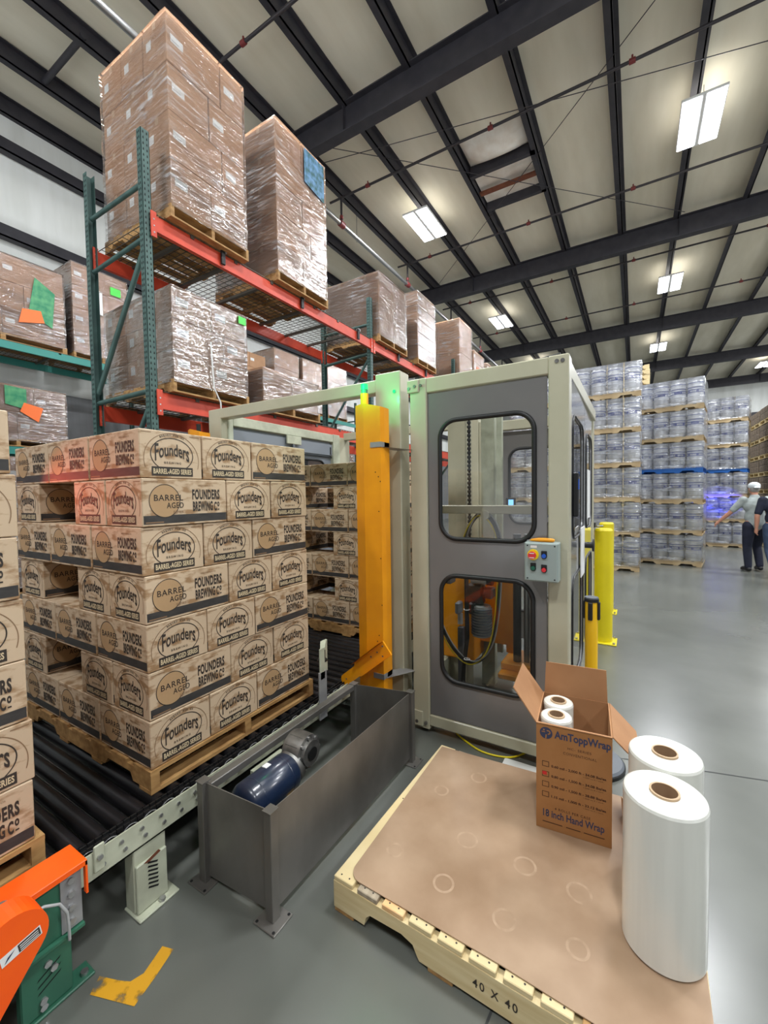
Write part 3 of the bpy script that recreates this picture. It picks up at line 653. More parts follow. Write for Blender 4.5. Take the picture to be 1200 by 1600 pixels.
# ============================================================ BEER CASES
CL, CW, CH = 0.413, 0.286, 0.2025
def case_mesh():
    b = MB(); L, W, H = CL, CW, CH
    b.box(-L/2, -W/2, 0, L/2, W/2, H, 'kraft', 0.003)
    def long_face(fn):           # u 0..L, v 0..H
        rect(b, fn, 0.004, 0.010, L - 0.004, 0.046, 'band')
        rect(b, fn, 0.012, 0.014, 0.09, 0.019, 'inkl', 0.0010)
        disc(b, fn, 0.098, 0.107, 0.068, 0.070, 'tan', 0.0007); ellipse_band(b, fn, 0.098, 0.107, 0.070, 0.072, 0.003, 'ink', 0.0011)
        text(b, 'BARREL', fn, 0.050, 0.108, 0.182, 0.134, 'ink', 0.0015, 0.008, 1.1)
        text(b, 'AGED', fn, 0.105, 0.075, 0.184, 0.100, 'ink', 0.0015, 0.008, 1.1)
        text(b, 'series', fn, 0.135, 0.052, 0.182, 0.068, 'inkl', 0.0015, 0.0)
        text(b, 'FOUNDERS', fn, 0.228, 0.110, 0.374, 0.158, 'ink', 0.0009, 0.042, 1.12)
        text(b, 'BREWING', fn, 0.230, 0.057, 0.335, 0.103, 'ink', 0.0009, 0.042, 1.12)
        text(b, 'C', fn, 0.342, 0.056, 0.357, 0.100, 'ink', 0.0009, 0.04); text(b, 'o', fn, 0.360, 0.075, 0.372, 0.100, 'ink', 0.0009, 0.04)
        rect(b, fn, 0.361, 0.060, 0.371, 0.065, 'ink', 0.0009)
        text(b, 'BREWED FOR US', fn, 0.26, 0.172, 0.34, 0.178, 'inkl', 0.0009); rect(b, fn, 0.008, 0.188, 0.07, 0.191, 'inkl', 0.0008)
    def short_face(fn):          # u 0..W
        c = W / 2
        ellipse_band(b, fn, c, 0.080, 0.128, 0.116, 0.0028, 'inkl', 0.0007, -18, 198, 40)
        ellipse_band(b, fn, c, 0.102, 0.099, 0.074, 0.0038, 'ink', 0.0008, -48, 228, 48)
        rect(b, fn, 0.048, 0.010, W - 0.048, 0.049, 'ink', 0.0011)
        text(b, 'BARREL-AGED SERIES', fn, 0.055, 0.018, W - 0.055, 0.041, 'paper', 0.0016, 0.03, 1.05)
        hf = lambda u: 0.30 + 0.70 * abs(2 * u - 1) ** 1.5
        text(b, 'Founders', fn, 0.064, 0.070, W - 0.064, 0.150, 'ink', 0.0012, 0.016, 1.0, warp=lambda a, v: (a, (0.34 - 0.34 * abs(2 * a - 1) ** 2.2) + v * (1.0 - 0.04 * (2*a-1)**2 - (0.34 - 0.34 * abs(2 * a - 1) ** 2.2))))
        b.box(0, 0, 0, 0, 0, 0, 'ink') if False else None
        text(b, 'BREWING', fn, 0.104, 0.062, W - 0.104, 0.072, 'ink', 0.0012, 0.01, 1.5)
        # arched small print over the emblem
        n = 13; t = 'BREWED FOR US'
        for i, ch in enumerate(t):
            if ch == ' ': continue
            th = math.radians(118 - 56 * i / (n - 1)); r1, r2 = 0.112, 0.096
            cu_, cv_ = c + r1 * math.cos(th), 0.092 + r2 * math.sin(th); a = th - math.pi / 2
            def fr(u, v, w_, cu_=cu_, cv_=cv_, a=a): return fn(cu_ + u * math.cos(a) - v * math.sin(a), cv_ + u * math.sin(a) + v * math.cos(a), w_)
            text(b, ch, fr, -0.003, -0.004, 0.003, 0.004, 'ink', 0.0010, 0.02)
        rect(b, fn, 0.008, 0.190, 0.05, 0.193, 'inkl', 0.0008); rect(b, fn, W - 0.06, 0.188, W - 0.01, 0.191, 'inkl', 0.0008)
    long_face(lambda u, v, w_: (-L/2 + u, -W/2 - w_, v)); long_face(lambda u, v, w_: (L/2 - u, W/2 + w_, v))
    short_face(lambda u, v, w_: (-L/2 - w_, W/2 - u, v)); short_face(lambda u, v, w_: (L/2 + w_, -W/2 + u, v))
    b.box(-L/2 + 0.01, -0.002, H, L/2 - 0.01, 0.002, H + 0.0006, 'inkl')
    return b.mesh('beer_case')
CASE = case_mesh()
def case_stack(x0, y0, z0, cols, who, lean=(0, 0)):
    p, q = 0.2925, 0.421
    for k in range(7):
        rowA = (k % 2 == 0)      # bottom tier (k=0) and every other one: short short long
        z = z0 + k * 0.2053; top = (k == 6)
        dx, dy = random.uniform(-0.005, 0.005) + lean[0] * k, random.uniform(-0.004, 0.004) + lean[1] * k
        for c in range(3):
            longx = (c == 2) if rowA else (c == 0)
            if rowA: cx = x0 + (p * (c + 0.5) if c < 2 else 2 * p + q / 2)
            else: cx = x0 + (q / 2 if c == 0 else q + p * (c - 0.5))
            for j in range(3):
                if longx: cy = y0 + [p / 2, p * 1.5, 1.262 - p / 2][j]
                else: cy = y0 + q * (j + 0.5)
                if (c, j) not in cols(rowA): continue
                side = ['left', 'middle', 'right'][c]; dep = ['front', 'middle', 'back'][j]
                o = inst(CASE, 'beer_case', 'printed case, %s tier down, %s column, %s row, %s' % (ORD[6 - k], side, dep, who), 'beer case',
                         (cx + dx + random.uniform(-0.002, 0.002), cy + dy + random.uniform(-0.002, 0.002), z + 0.0005), 0 if longx else -math.pi / 2, 'beer cases stacked on the pallets')
cfull = lambda A: [(0, 0), (1, 0), (2, 0), (0, 1), (0, 2)] + ([] if A else [(1, 1), (1, 2)])
cfront = lambda A: [(0, 0), (1, 0), (2, 0), (2, 1)]
case_stack(0.957, 1.735, 0.457, lambda A: [(c, j) for c in range(3) for j in range(3)], 'large middle stack')
case_stack(2.97, 1.735, 0.457, cfull, 'shaded stack behind yellow post')
case_stack(-0.436, 1.735, 0.457, cfront, 'stack cut by the left edge', (-0.003, 0))
CP = pallet_mesh(1.03, 1.25, 0.098, 'wood2', True).mesh('case_pallet')
for x, lb in ((1.47, 'worn pine pallet on rollers under the large middle case stack'), (3.48, 'worn pallet on rollers under the shaded case stack'), (0.075, 'worn pallet under the case stack at the left edge')):
    inst(CP, 'wooden_pallet', lb, 'pallet', (x - 0.005, 2.355, 0.357), 0, 'pallets on the roller conveyor')

# ============================================================ ROLLER CONVEYOR
cv = thing('roller_conveyor', 'long black roller conveyor with pale side rails carrying the case pallets', 'conveyor', (1.0, 2.3, 0))
for y, s in ((1.62, 1), (3.08, -1)):
    b = MB(); b.box(0.62, y, 0.262, 6.4, y + 0.006 * s, 0.362, 'cream2'); b.box(0.62, y, 0.262, 6.4, y + 0.035 * s, 0.268, 'cream2')
    x = 0.70
    while x < 6.3:
        for dz in (0.335, 0.300): b.cyl((x + (0.012 if dz < 0.32 else 0), y - 0.006 * s, dz), (x + (0.012 if dz < 0.32 else 0), y, dz), 0.008, 'bolt', 6)
        x += 0.0748
    rl = b.build('side_rail', cv)
for x0_ in (0.68,):
    b = MB(); b.box(x0_, 1.612, 0.29, x0_ + 0.035, 1.62, 0.385, 'cream2', 0.003); b.cyl((x0_ + 0.018, 1.605, 0.34), (x0_ + 0.018, 1.612, 0.34), 0.01, 'bolt', 6); b.build('clip', cv)
b = MB()
x = -0.45; i = 0
while x < 6.35 and i < 92:
    b = MB(); b.cyl((x, 1.70, 0.325), (x, 3.02, 0.325), 0.0305, 'roller', 14); b.cyl((x, 1.645, 0.325), (x, 1.66, 0.325), 0.037, 'black', 16); b.cyl((x, 1.67, 0.325), (x, 1.685, 0.325), 0.034, 'black', 14); b.cyl((x, 1.63, 0.325), (x, 1.70, 0.325), 0.012, 'galv', 8)
    b.tube([(x + 0.034 * math.cos(t_ * 0.3), 1.643, 0.325 + 0.034 * math.sin(t_ * 0.3)) for t_ in range(21)], 0.0016, 'galv', 4, True)
    b.build('roller', cv); x += 0.0748; i += 1
b = MB()
x = 0.6
while x < 6.3:
    b.box(x, 1.648, 0.352, x + 0.022, 1.656, 0.366, 'black'); b.box(x + 0.0125, 1.672, 0.352, x + 0.0345, 1.680, 0.366, 'black'); x += 0.025
b.build('drive_chain', cv)
def leg(x, y, root, col='cream2'):
    b = MB(); b.box(x, y, 0.012, x + 0.128, y + 0.065, 0.262, col, 0.004); b.box(x + 0.004, y - 0.012, 0.012, x + 0.124, y, 0.20, col, 0.003)
    for k in range(7): 
        zc = 0.075 + k * 0.0165
        b.quad([(x + 0.045, y - 0.0128, zc + 0.012), (x + 0.049, y - 0.0128, zc + 0.018), (x + 0.088, y - 0.0128, zc - 0.002), (x + 0.084, y - 0.0128, zc - 0.008)], 'hole')
    b.quad([(x + 0.03, y - 0.0128, 0.197), (x + 0.09, y - 0.0128, 0.212), (x + 0.1, y - 0.0128, 0.200), (x + 0.05, y - 0.0128, 0.188)], 'rust')
    o = b.build('leg', root)
    b = MB(); b.box(x - 0.005, y - 0.042, 0, x + 0.155, y + 0.07, 0.010, col, 0.003); b.cyl((x + 0.09, y - 0.028, 0.010), (x + 0.09, y - 0.028, 0.022), 0.012, 'bolt', 6); b.build('foot_plate', o)
for x in (0.815, 2.35, 3.9, 5.5): leg(x, 1.624, cv); leg(x, 3.03, cv)
# sensor bracket standing at the rail
t = thing('sensor_bracket', 'small pale sensor bracket standing at the rail beside the yellow arm', 'sensor bracket', (1.92, 1.62, 0.3))
b = MB(); b.box(1.89, 1.60, 0.26, 1.96, 1.612, 0.55, 'galv', 0.003); b.build('post', t)
b = MB(); b.box(1.90, 1.60, 0.50, 1.945, 1.612, 0.69, 'cream2', 0.004); b.box(1.99, 1.66, 0.50, 2.045, 1.672, 0.70, 'cream2', 0.004)
T = Matrix.Rotation(0, 4, 'Z'); b.add([(1.90, 1.60, 0.69), (1.945, 1.60, 0.69), (2.045, 1.672, 0.70), (1.99, 1.672, 0.70)], [(0, 1, 2, 3)], 'cream2'); b.build('guard', t)
b = MB(); b.cyl((1.96, 1.635, 0.60), (1.96, 1.635, 0.66), 0.020, 'black', 10); b.cyl((1.96, 1.635, 0.66), (1.96, 1.635, 0.68), 0.012, 'galv', 8); b.cyl((1.96, 1.635, 0.595), (1.96, 1.635, 0.605), 0.032, 'black', 12); b.build('sensor_head', t)

# ============================================================ MOTOR AND STEEL GUARD
t = thing('drive_motor', 'navy blue electric motor with silver gearbox inside the steel guard', 'motor', (1.3, 1.38, 0.2))
mc = (1.36, 0.325)
b = MB(); N = 40; prof = [(0.0, 0.0), (0.055, 0.0), (0.078, 0.012), (0.086, 0.03), (0.086, 0.26), (0.078, 0.275), (0.05, 0.285), (0.0, 0.285)]
vs = []; fs = []
for r, h in prof:
    for i in range(N):
        a = 2 * math.pi * i / N; vs.append((1.115 + h, 1.375 + r * math.cos(a), 0.328 + r * math.sin(a)))
for k in range(len(prof) - 1):
    for i in range(N): fs.append((k * N + i, (k + 1) * N + i, (k + 1) * N + (i + 1) % N, k * N + (i + 1) % N))
b.add(vs, fs, 'motor', True); mo = b.build('motor_body', t)
b = MB(); 
for x in (1.18, 1.34): b.cyl((x, 1.375, 0.328), (x + 0.004, 1.375, 0.328), 0.0866, 'motor', 40)
b.box(1.14, 1.29, 0.20, 1.33, 1.35, 0.26, 'motor', 0.008); b.build('terminal_box', t)
b = MB(); b.box(1.255, 1.375, 0.412, 1.285, 1.402, 0.4165, 'white'); b.build('label_plate', t)
b = MB(); b.cyl((1.395, 1.375, 0.335), (1.42, 1.375, 0.345), 0.075, 'alu', 28); b.cyl((1.42, 1.375, 0.345), (1.45, 1.375, 0.36), 0.06, 'alu', 24)
b.cyl((1.475, 1.325, 0.385), (1.475, 1.425, 0.385), 0.078, 'alu', 32); b.cyl((1.475, 1.305, 0.385), (1.475, 1.325, 0.385), 0.058, 'alu', 28); b.cyl((1.475, 1.298, 0.385), (1.475, 1.306, 0.385), 0.030, 'black', 20)
for k in range(8):
    a = k * math.pi / 4; b.cyl((1.475 + 0.066 * math.cos(a), 1.316, 0.385 + 0.066 * math.sin(a)), (1.475 + 0.066 * math.cos(a), 1.326, 0.385 + 0.066 * math.sin(a)), 0.009, 'bolt', 6)
for k in range(10):
    a = k * 0.628; b.box(1.475 + 0.074 * math.cos(a) - 0.004, 1.34, 0.385 + 0.074 * math.sin(a) - 0.004, 1.475 + 0.074 * math.cos(a) + 0.004, 1.415, 0.385 + 0.074 * math.sin(a) + 0.004, 'alu')
b.build('gearbox', t)
b = MB(); b.box(1.36, 1.43, 0.24, 1.56, 1.60, 0.27, 'cream2'); b.build('mount', t)

t = thing('motor_guard', 'open topped steel sheet guard box standing on the floor around the motor', 'steel guard', (1.6, 1.35, 0))
PC = {'a': (1.056, 1.53), 'b': (1.078, 1.165), 'c': (2.175, 1.142), 'd': (2.10, 1.50)}
for k, (px_, py_) in PC.items():
    b = MB(); s = 0.019; b.box(px_ - s, py_ - s, 0.006, px_ + s, py_ + s, 0.428, 'sheet', 0.002); o = b.build('corner_post', t)
    b = MB(); b.box(px_ - 0.050, py_ - 0.055, 0, px_ + 0.050, py_ + 0.055, 0.007, 'sheet', 0.002)
    for qx, qy in ((-1, -1), (1, 1), (-1, 1), (1, -1)): b.cyl((px_ + qx * 0.040, py_ + qy * 0.043, 0.007), (px_ + qx * 0.040, py_ + qy * 0.043, 0.008), 0.006, 'hole', 8)
    b.build('foot_plate', o)
    b = MB(); b.box(px_ - 0.022, py_ - 0.022, 0.428, px_ + 0.022, py_ + 0.022, 0.432, 'sheet'); b.build('cap', o)
def panel(root, p, q, z0, z1, th, m, name='side_panel'):
    b = MB(); p = Vector((p[0], p[1], 0)); q = Vector((q[0], q[1], 0)); d = (q - p).normalized(); n = Vector((-d.y, d.x, 0)) * th / 2
    vs = [p - n, q - n, q + n, p + n]; b.add([(v.x, v.y, z0) for v in vs] + [(v.x, v.y, z1) for v in vs], [(0, 3, 2, 1), (4, 5, 6, 7), (0, 1, 5, 4), (1, 2, 6, 5), (2, 3, 7, 6), (3, 0, 4, 7)], m); return b.build(name, root)
panel(t, PC['a'], PC['b'], 0.03, 0.424, 0.004, 'sheet'); panel(t, PC['b'], PC['c'], 0.03, 0.424, 0.004, 'sheet'); panel(t, PC['c'], PC['d'], 0.03, 0.424, 0.004, 'sheet')
b = MB(); b.box(1.06, 1.485, 0.395, 2.10, 1.525, 0.428, 'sheet', 0.003); b.build('top_rail', t)

# ============================================================ GREEN AND ORANGE DRIVE STATION (lower left)
t = thing('transfer_drive', 'green conveyor end frame with bright orange safety guards at the lower left corner', 'conveyor drive', (0.3, 1.6, 0))
b = MB(); b.box(-0.6, 1.566, 0.205, 0.62, 1.60, 0.404, 'green', 0.003); b.box(-0.6, 1.550, 0.195, 0.62, 1.60, 0.205, 'green'); b.build('side_frame', t)
b = MB(); b.box(0.560, 1.560, 0.21, 0.618, 1.566, 0.400, 'galv')
for z in (0.235, 0.28, 0.325, 0.37):
    b.cyl((0.588, 1.552, z), (0.588, 1.560, z), 0.011, 'bolt', 6)
b.build('bolt_plate', t)
b = MB(); b.box(-0.6, 1.545, 0.408, 0.632, 1.665, 0.414, 'orange', 0.002); b.box(0.626, 1.545, 0.30, 0.632, 1.562, 0.41, 'orange'); b.box(-0.6, 1.545, 0.396, 0.632, 1.549, 0.41, 'orange')
b.cyl((0.42, 1.575, 0.414), (0.42, 1.575, 0.419), 0.022, 'bolt', 14); b.build('top_guard', t)
b = MB(); b.box(0.45, 1.562, 0.012, 0.585, 1.60, 0.20, 'green', 0.004)
for x, z in ((0.52, 0.155), (0.535, 0.13), (0.505, 0.05), (0.505, 0.03)): b.cyl((x, 1.556, z), (x, 1.562, z), 0.011, 'bolt', 6)
for k in range(3): b.quad([(0.49, 1.5612, 0.075 + k * 0.022), (0.495, 1.5612, 0.082 + k * 0.022), (0.555, 1.5612, 0.108 + k * 0.022), (0.55, 1.5612, 0.101 + k * 0.022)], 'hole')
lg = b.build('leg', t)
b = MB(); b.box(0.46, 1.552, 0, 0.645, 1.62, 0.010, 'green', 0.003); b.cyl((0.622, 1.575, 0.010), (0.622, 1.575, 0.020), 0.012, 'bolt', 6); b.build('foot_plate', lg)
b = MB(); b.cyl((0.50, 1.560, 0.335), (0.50, 1.5655, 0.335), 0.014, 'hole', 12); b.tube([(0.36, 1.552, 0.36), (0.41, 1.545, 0.372), (0.46, 1.54, 0.373), (0.51, 1.538, 0.360), (0.548, 1.538, 0.335), (0.568, 1.540, 0.29), (0.572, 1.542, 0.24), (0.574, 1.546, 0.19)], 0.0045, 'hosew', 8); b.build('air_tube', t, label='pale flexible tube')
# rounded chain guard
cg = MB(); fnc = lambda u, v, w_: (u, 1.385 + w_, v)
A = math.radians(-118); cc = (0.390, 0.435); r = 0.078; pts = []
for i in range(19):
    a = math.radians(141.5 - i * 10); pts.append((cc[0] + r * math.cos(a), cc[1] + r * math.sin(a)))
e = pts[-1]; pts += [(e[0] - 0.62 * 0.42, e[1] - 0.78 * 0.42), (pts[0][0] - 0.62 * 0.42, pts[0][1] - 0.78 * 0.42)]
cg.prism(pts[::-1], fnc, 0.075, 'orange'); g = cg.build('chain_guard', t)
b = MB(); T = lambda u, v, w_: (0.366 + (u * 0.985 - v * 0.17) * 0.92, 1.3845 - w_, 0.400 + (u * 0.17 + v * 0.985) * 1.0)
rect(b, T, 0, 0, 0.095, 0.028, 'white', 0.0006); rect(b, T, 0.040, 0.003, 0.092, 0.025, 'ink', 0.0012)
for k in range(3): rect(b, T, 0.044, 0.006 + k * 0.006, 0.088, 0.0085 + k * 0.006, 'white', 0.0018)
b.add([T(0.006, 0.004, 0.0012), T(0.02, 0.012, 0.0012), T(0.034, 0.022, 0.0012), T(0.016, 0.016, 0.0012)], [(0, 1, 2, 3)], 'blueprint'); b.build('sticker', g, label='white and black rectangular sticker')

# floor paint
b = MB(); b.add([(p[0], p[1], 0.0015) for p in ((0.604, 1.500), (0.647, 1.530), (0.674, 1.459), (0.691, 1.424), (0.727, 1.41), (0.809, 1.438), (0.823, 1.393), (0.747, 1.367), (0.66, 1.343))][::-1], [(0, 1, 2, 3, 8), (3, 4, 5, 6, 7, 8)] if False else [tuple(range(9))], 'fpaint')
b.solo('floor_marking', 'worn yellow corner mark painted on the floor at the lower left', 'floor marking', (0.7, 1.42, 0.0015))
b = MB(); b.box(1.52, 1.30, 0.0015, 1.62, 1.42, 0.0016, 'fpaint'); b.solo('floor_marking', 'faint yellow paint patch on the floor inside the steel guard', 'floor marking', (1.57, 1.36, 0.0015))
#CONT2
# ============================================================ STRETCH WRAPPER MACHINE
mw = thing('stretch_wrapper', 'cream framed stretch wrapping machine with grey windowed panels', 'wrapping machine', (2.5, 0.8, 0))
FX = 2.49
def post(x0, y0, z0, x1, y1, z1, nm='frame_post', m='cream', root=None):
    b = MB(); b.box(x0, y0, z0, x1, y1, z1, m, 0.006); return b.build(nm, root or mw)
post(FX, 1.165, 0.03, FX + 0.12, 1.286, 2.36); post(FX, 0.312, 0.0, FX + 0.11, 0.420, 2.36)
post(FX + 0.004, 0.418, 2.262, FX + 0.10, 1.168, 2.358, 'frame_rail'); post(FX + 0.004, 0.418, 0.058, FX + 0.10, 1.168, 0.132, 'frame_rail')
post(2.48, 1.351, 0.0, 2.607, 1.548, 2.435, 'main_column'); post(FX, 1.545, 2.312, FX + 0.09, 3.20, 2.402, 'cross_beam'); post(FX, 3.19, 0, FX + 0.10, 3.36, 2.402)
post(2.5, 1.27, 0.04, 2.58, 1.36, 0.13, 'foot_bracket'); b = MB()
b.box(FX - 0.012, 1.215, 2.27, FX, 1.30, 2.355, 'cream', 0.006)
for y, z in ((1.243, 2.31), (1.20, 2.31), (1.285, 2.30)): b.cyl((FX - 0.018, y, z), (FX - 0.01, y, z), 0.010, 'alu', 10)
for y in (0.375, 0.345): b.cyl((FX - 0.006, y, 2.325), (FX, y, 2.325), 0.011, 'alu', 12)
b.build('corner_bracket', mw)
b = MB(); b.box(FX - 0.010, 1.21, 0.045, FX, 1.345, 0.15, 'cream', 0.005)
for y in (1.31, 1.255, 1.19): b.cyl((FX - 0.014, y, 0.075), (FX - 0.0, y, 0.075), 0.011, 'alu', 10)
b.build('corner_bracket', mw)
# panels with rounded windows
def win_panel(root, fn, u0, u1, z0, z1, wins, m='greyp', pane='pane', th=0.014, r=0.11, name='window_panel', sr=0.0145):
    b = MB(); plate(b, [[(u0, z0), (u1, z0), (u1, z1), (u0, z1)]] + [rrect(a, c, d, e, r) for a, c, d, e in wins], fn, -th, m); o = b.build(name, root)
    for a, c, d, e in wins:
        g_ = MB(); P = rrect(a, c, d, e, r)
        g_.tube([fn(u, v, 0.003) for u, v in P], sr, 'rubber', 8, True); g_.build('window_seal', o)
        g_ = MB(); P = rrect(a - 0.004, c - 0.004, d + 0.004, e + 0.004, r); g_.add([fn(u, v, -0.006) for u, v in P], [tuple(range(len(P)))], pane); g_.build('window_pane', o)
    return o
ff = lambda u, v, w_: (FX + 0.016 - w_, -u, v)
win_panel(mw, ff, -1.162, -0.428, 0.136, 2.255, [(-1.078, 1.318, -0.497, 2.070), (-1.078, 0.390, -0.505, 1.082)])
sd = (4.32 - 2.6, 0.337 - 0.312); sl = math.hypot(*sd); su = (sd[0] / sl, sd[1] / sl)
fs_ = lambda u, v, w_: (2.60 + u * su[0] + w_ * su[1], 0.318 + u * su[1] - w_ * su[0], v)
win_panel(mw, fs_, 0.01, 0.90, 0.08, 2.26, [(0.10, 1.318, 0.78, 2.070), (0.10, 0.390, 0.78, 1.082)], 'greyg', 'paned', sr=0.005)
win_panel(mw, fs_, 0.92, 1.68, 0.08, 2.26, [(1.02, 1.318, 1.60, 2.070), (1.02, 0.390, 1.60, 1.082)], 'greyg', 'paned', sr=0.005)
b = MB(); b.box(2.60, 0.32, 2.262, 4.36, 0.42, 2.355, 'cream', 0.005); b.build('frame_rail', mw)
b = MB(); b.box(2.60, 0.32, 0.05, 4.36, 0.42, 0.13, 'cream', 0.005); b.build('frame_rail', mw)
post(4.30, 0.335, 0, 4.42, 0.44, 2.36)
b = MB(); b.box(2.68, 0.285, 1.46, 2.72, 0.315, 1.72, 'black', 0.006); b.box(2.685, 0.282, 1.62, 2.71, 0.287, 1.68, 'btn_b'); b.build('door_handle', mw)
b = MB(); b.cyl((3.35, 0.325, 1.22), (3.35, 0.26, 1.22), 0.022, 'black', 12); b.cyl((3.35, 0.262, 1.22), (3.35, 0.25, 1.22), 0.045, 'black', 14); b.build('door_knob', mw)
b = MB(); b.box(3.12, 0.312, 1.02, 3.34, 0.318, 1.36, 'white'); b.build('paper_notice', mw, label='white paper notice'); b = MB(); b.box(3.62, 0.318, 1.40, 3.80, 0.324, 1.78, 'white'); b.build('paper_notice', mw, label='white paper notice')
# far wall of the enclosure (x = 4.36) and far side (y = 3.2)
fr_ = lambda u, v, w_: (4.40 - w_, -u, v)
win_panel(mw, fr_, -1.30, -0.44, 0.1, 2.24, [(-1.12, 1.30, -0.52, 2.06), (-1.12, 0.39, -0.52, 1.08)])
post(4.32, 1.30, 0, 4.44, 1.42, 2.36); post(4.34, 0.43, 2.25, 4.42, 1.42, 2.35, 'frame_rail'); post(4.30, 1.42, 0, 4.42, 1.62, 2.43, 'main_column')
post(4.34, 1.6, 2.31, 4.42, 3.2, 2.40, 'cross_beam'); post(4.24, 3.19, 0, 4.46, 3.36, 2.34)
fl = lambda u, v, w_: (u, 3.22 - w_, v)
win_panel(mw, fl, 2.60, 4.10, 0.45, 2.255, [(2.74, 1.25, 3.30, 2.03), (3.40, 1.25, 3.98, 2.03)], 'greyb')
b = MB(); b.box(2.58, 3.205, 2.10, 4.12, 3.222, 2.235, 'greyb', 0.003); b.box(2.60, 3.20, 2.07, 4.10, 3.21, 2.085, 'hole'); b.box(2.61, 3.20, 2.11, 2.63, 3.206, 2.20, 'hole'); b.box(4.07, 3.20, 2.11, 4.085, 3.206, 2.20, 'hole'); b.build('sliding_rail', mw, label='blue grey top band')
post(2.62, 3.182, 2.262, 4.11, 3.26, 2.355, 'frame_rail', 'cream2'); post(2.56, 3.18, 0.3, 2.62, 3.26, 2.36, 'frame_post', 'cream2'); post(4.11, 3.18, 0.3, 4.24, 3.26, 2.36, 'frame_post', 'cream2')
b = MB(); b.box(3.30, 3.165, 2.17, 3.52, 3.185, 2.26, 'cream2', 0.004); b.box(3.39, 3.17, 2.0, 3.42, 3.185, 2.17, 'greyd'); b.build('latch', mw)
b = MB(); b.tube([(2.62, 0.50, 2.368), (3.1, 0.8, 2.37), (3.2, 1.2, 2.372), (2.9, 1.5, 2.375)], 0.012, 'hose', 6); b.tube([(2.55, 1.1, 2.37), (2.62, 0.9, 2.368), (2.6, 0.6, 2.37), (2.52, 0.36, 2.37)], 0.007, 'hose', 6); b.build('top_cable', mw)
b = MB(); b.cyl((2.478, 1.395, 2.30), (2.472, 1.395, 2.30), 0.011, 'led_g', 12); b.build('reflection_dot', mw)  # green LED reflection on the column, modelled as a glowing dot
# inner workings
ic = mw
b = MB(); b.box(3.20, 1.16, 0, 3.36, 1.31, 2.5, 'cream', 0.004); b.box(3.40, 0.99, 0, 3.48, 1.10, 2.5, 'cream2', 0.004); b.box(3.38, 0.92, 0.3, 3.42, 0.965, 2.5, 'cream2', 0.003); b.build('mast', ic)
b = MB(); z = 0.32
while z < 2.4: b.box(3.195, 1.118, z, 3.215, 1.146, z + 0.022, 'rubber', 0.004); z += 0.034
b.box(3.205, 1.124, 0.3, 3.212, 1.14, 2.4, 'black'); b.build('lift_chain', ic)
b = MB(); b.box(2.74, 0.44, 1.468, 2.80, 1.24, 1.525, 'cream', 0.004); b.cyl((2.73, 0.86, 1.46), (2.78, 0.86, 1.46), 0.03, 'cream', 12); b.build('cross_bar', ic)
b = MB(); b.box(3.15, 1.08, 0.28, 3.40, 1.42, 1.12, 'yel', 0.006); b.box(3.30, 0.86, 0.40, 3.40, 1.15, 1.15, 'yel', 0.004); b.box(3.30, 0.80, 0.34, 3.42, 0.87, 1.2, 'yel', 0.004); b.build('carriage_frame', ic, label='amber yellow carriage plates')
b = MB(); b.box(3.1, 0.40, 0.28, 3.42, 0.86, 0.34, 'yel', 0.01); b.box(3.02, 0.42, 0.24, 3.2, 0.86, 0.285, 'yel', 0.01); b.build('carriage_base', ic)
b = MB(); b.cyl((3.16, 0.75, 0.345), (3.16, 0.75, 1.3), 0.03, 'rubber', 14); b.cyl((3.18, 0.685, 0.345), (3.18, 0.685, 1.3), 0.022, 'pipeg', 14); b.build('film_roller', ic)
b = MB(); b.lathe([(0.034, 0), (0.125, 0), (0.125, 0.50), (0.034, 0.50)], 'spool', 32, (3.16, 0.53, 0.345)); b.build('film_spool', ic, label='grey loaded film spool')
b = MB(); b.box(3.04, 0.98, 0.76, 3.14, 1.10, 0.92, 'dkred', 0.015); b.cyl((3.05, 0.94, 0.97), (3.05, 1.06, 0.97), 0.045, 'spool', 20); b.cyl((3.05, 0.90, 0.96), (3.05, 0.94, 0.96), 0.04, 'rubber', 16); b.box(3.03, 0.90, 0.82, 3.12, 0.97, 0.9, 'dkred', 0.01); b.build('gear_unit', ic)
b = MB(); b.cyl((3.06, 0.99, 0.53), (3.06, 0.99, 0.76), 0.068, 'spool', 24)
for k in range(10): b.cyl((3.06, 0.99, 0.545 + k * 0.021), (3.06, 0.99, 0.553 + k * 0.021), 0.078, 'greyd', 24)
b.build('small_motor', ic)
b = MB(); b.box(2.94, 1.12, 0.70, 3.02, 1.16, 0.79, 'greyb', 0.01); b.cyl((2.98, 1.13, 0.62), (2.98, 1.13, 0.70), 0.02, 'hosew', 10); b.box(2.98, 1.03, 0.70, 3.06, 1.07, 0.79, 'rubber', 0.012); b.box(2.95, 1.19, 0.92, 3.05, 1.24, 1.06, 'greyd', 0.01); b.build('valve_block', ic)
b = MB()
hz = [(2.78, 1.235, 0.80), (2.78, 1.20, 0.66), (2.78, 1.12, 0.52), (2.78, 1.03, 0.44), (2.78, 0.95, 0.43), (2.78, 0.87, 0.50), (2.78, 0.82, 0.62), (2.78, 0.79, 0.80), (2.78, 0.775, 1.0), (2.78, 0.765, 1.15), (2.78, 0.77, 1.27), (2.78, 0.80, 1.38), (2.78, 0.85, 1.45), (2.78, 0.91, 1.465), (2.78, 0.97, 1.40), (2.78, 1.01, 1.30), (2.78, 1.02, 1.15)]
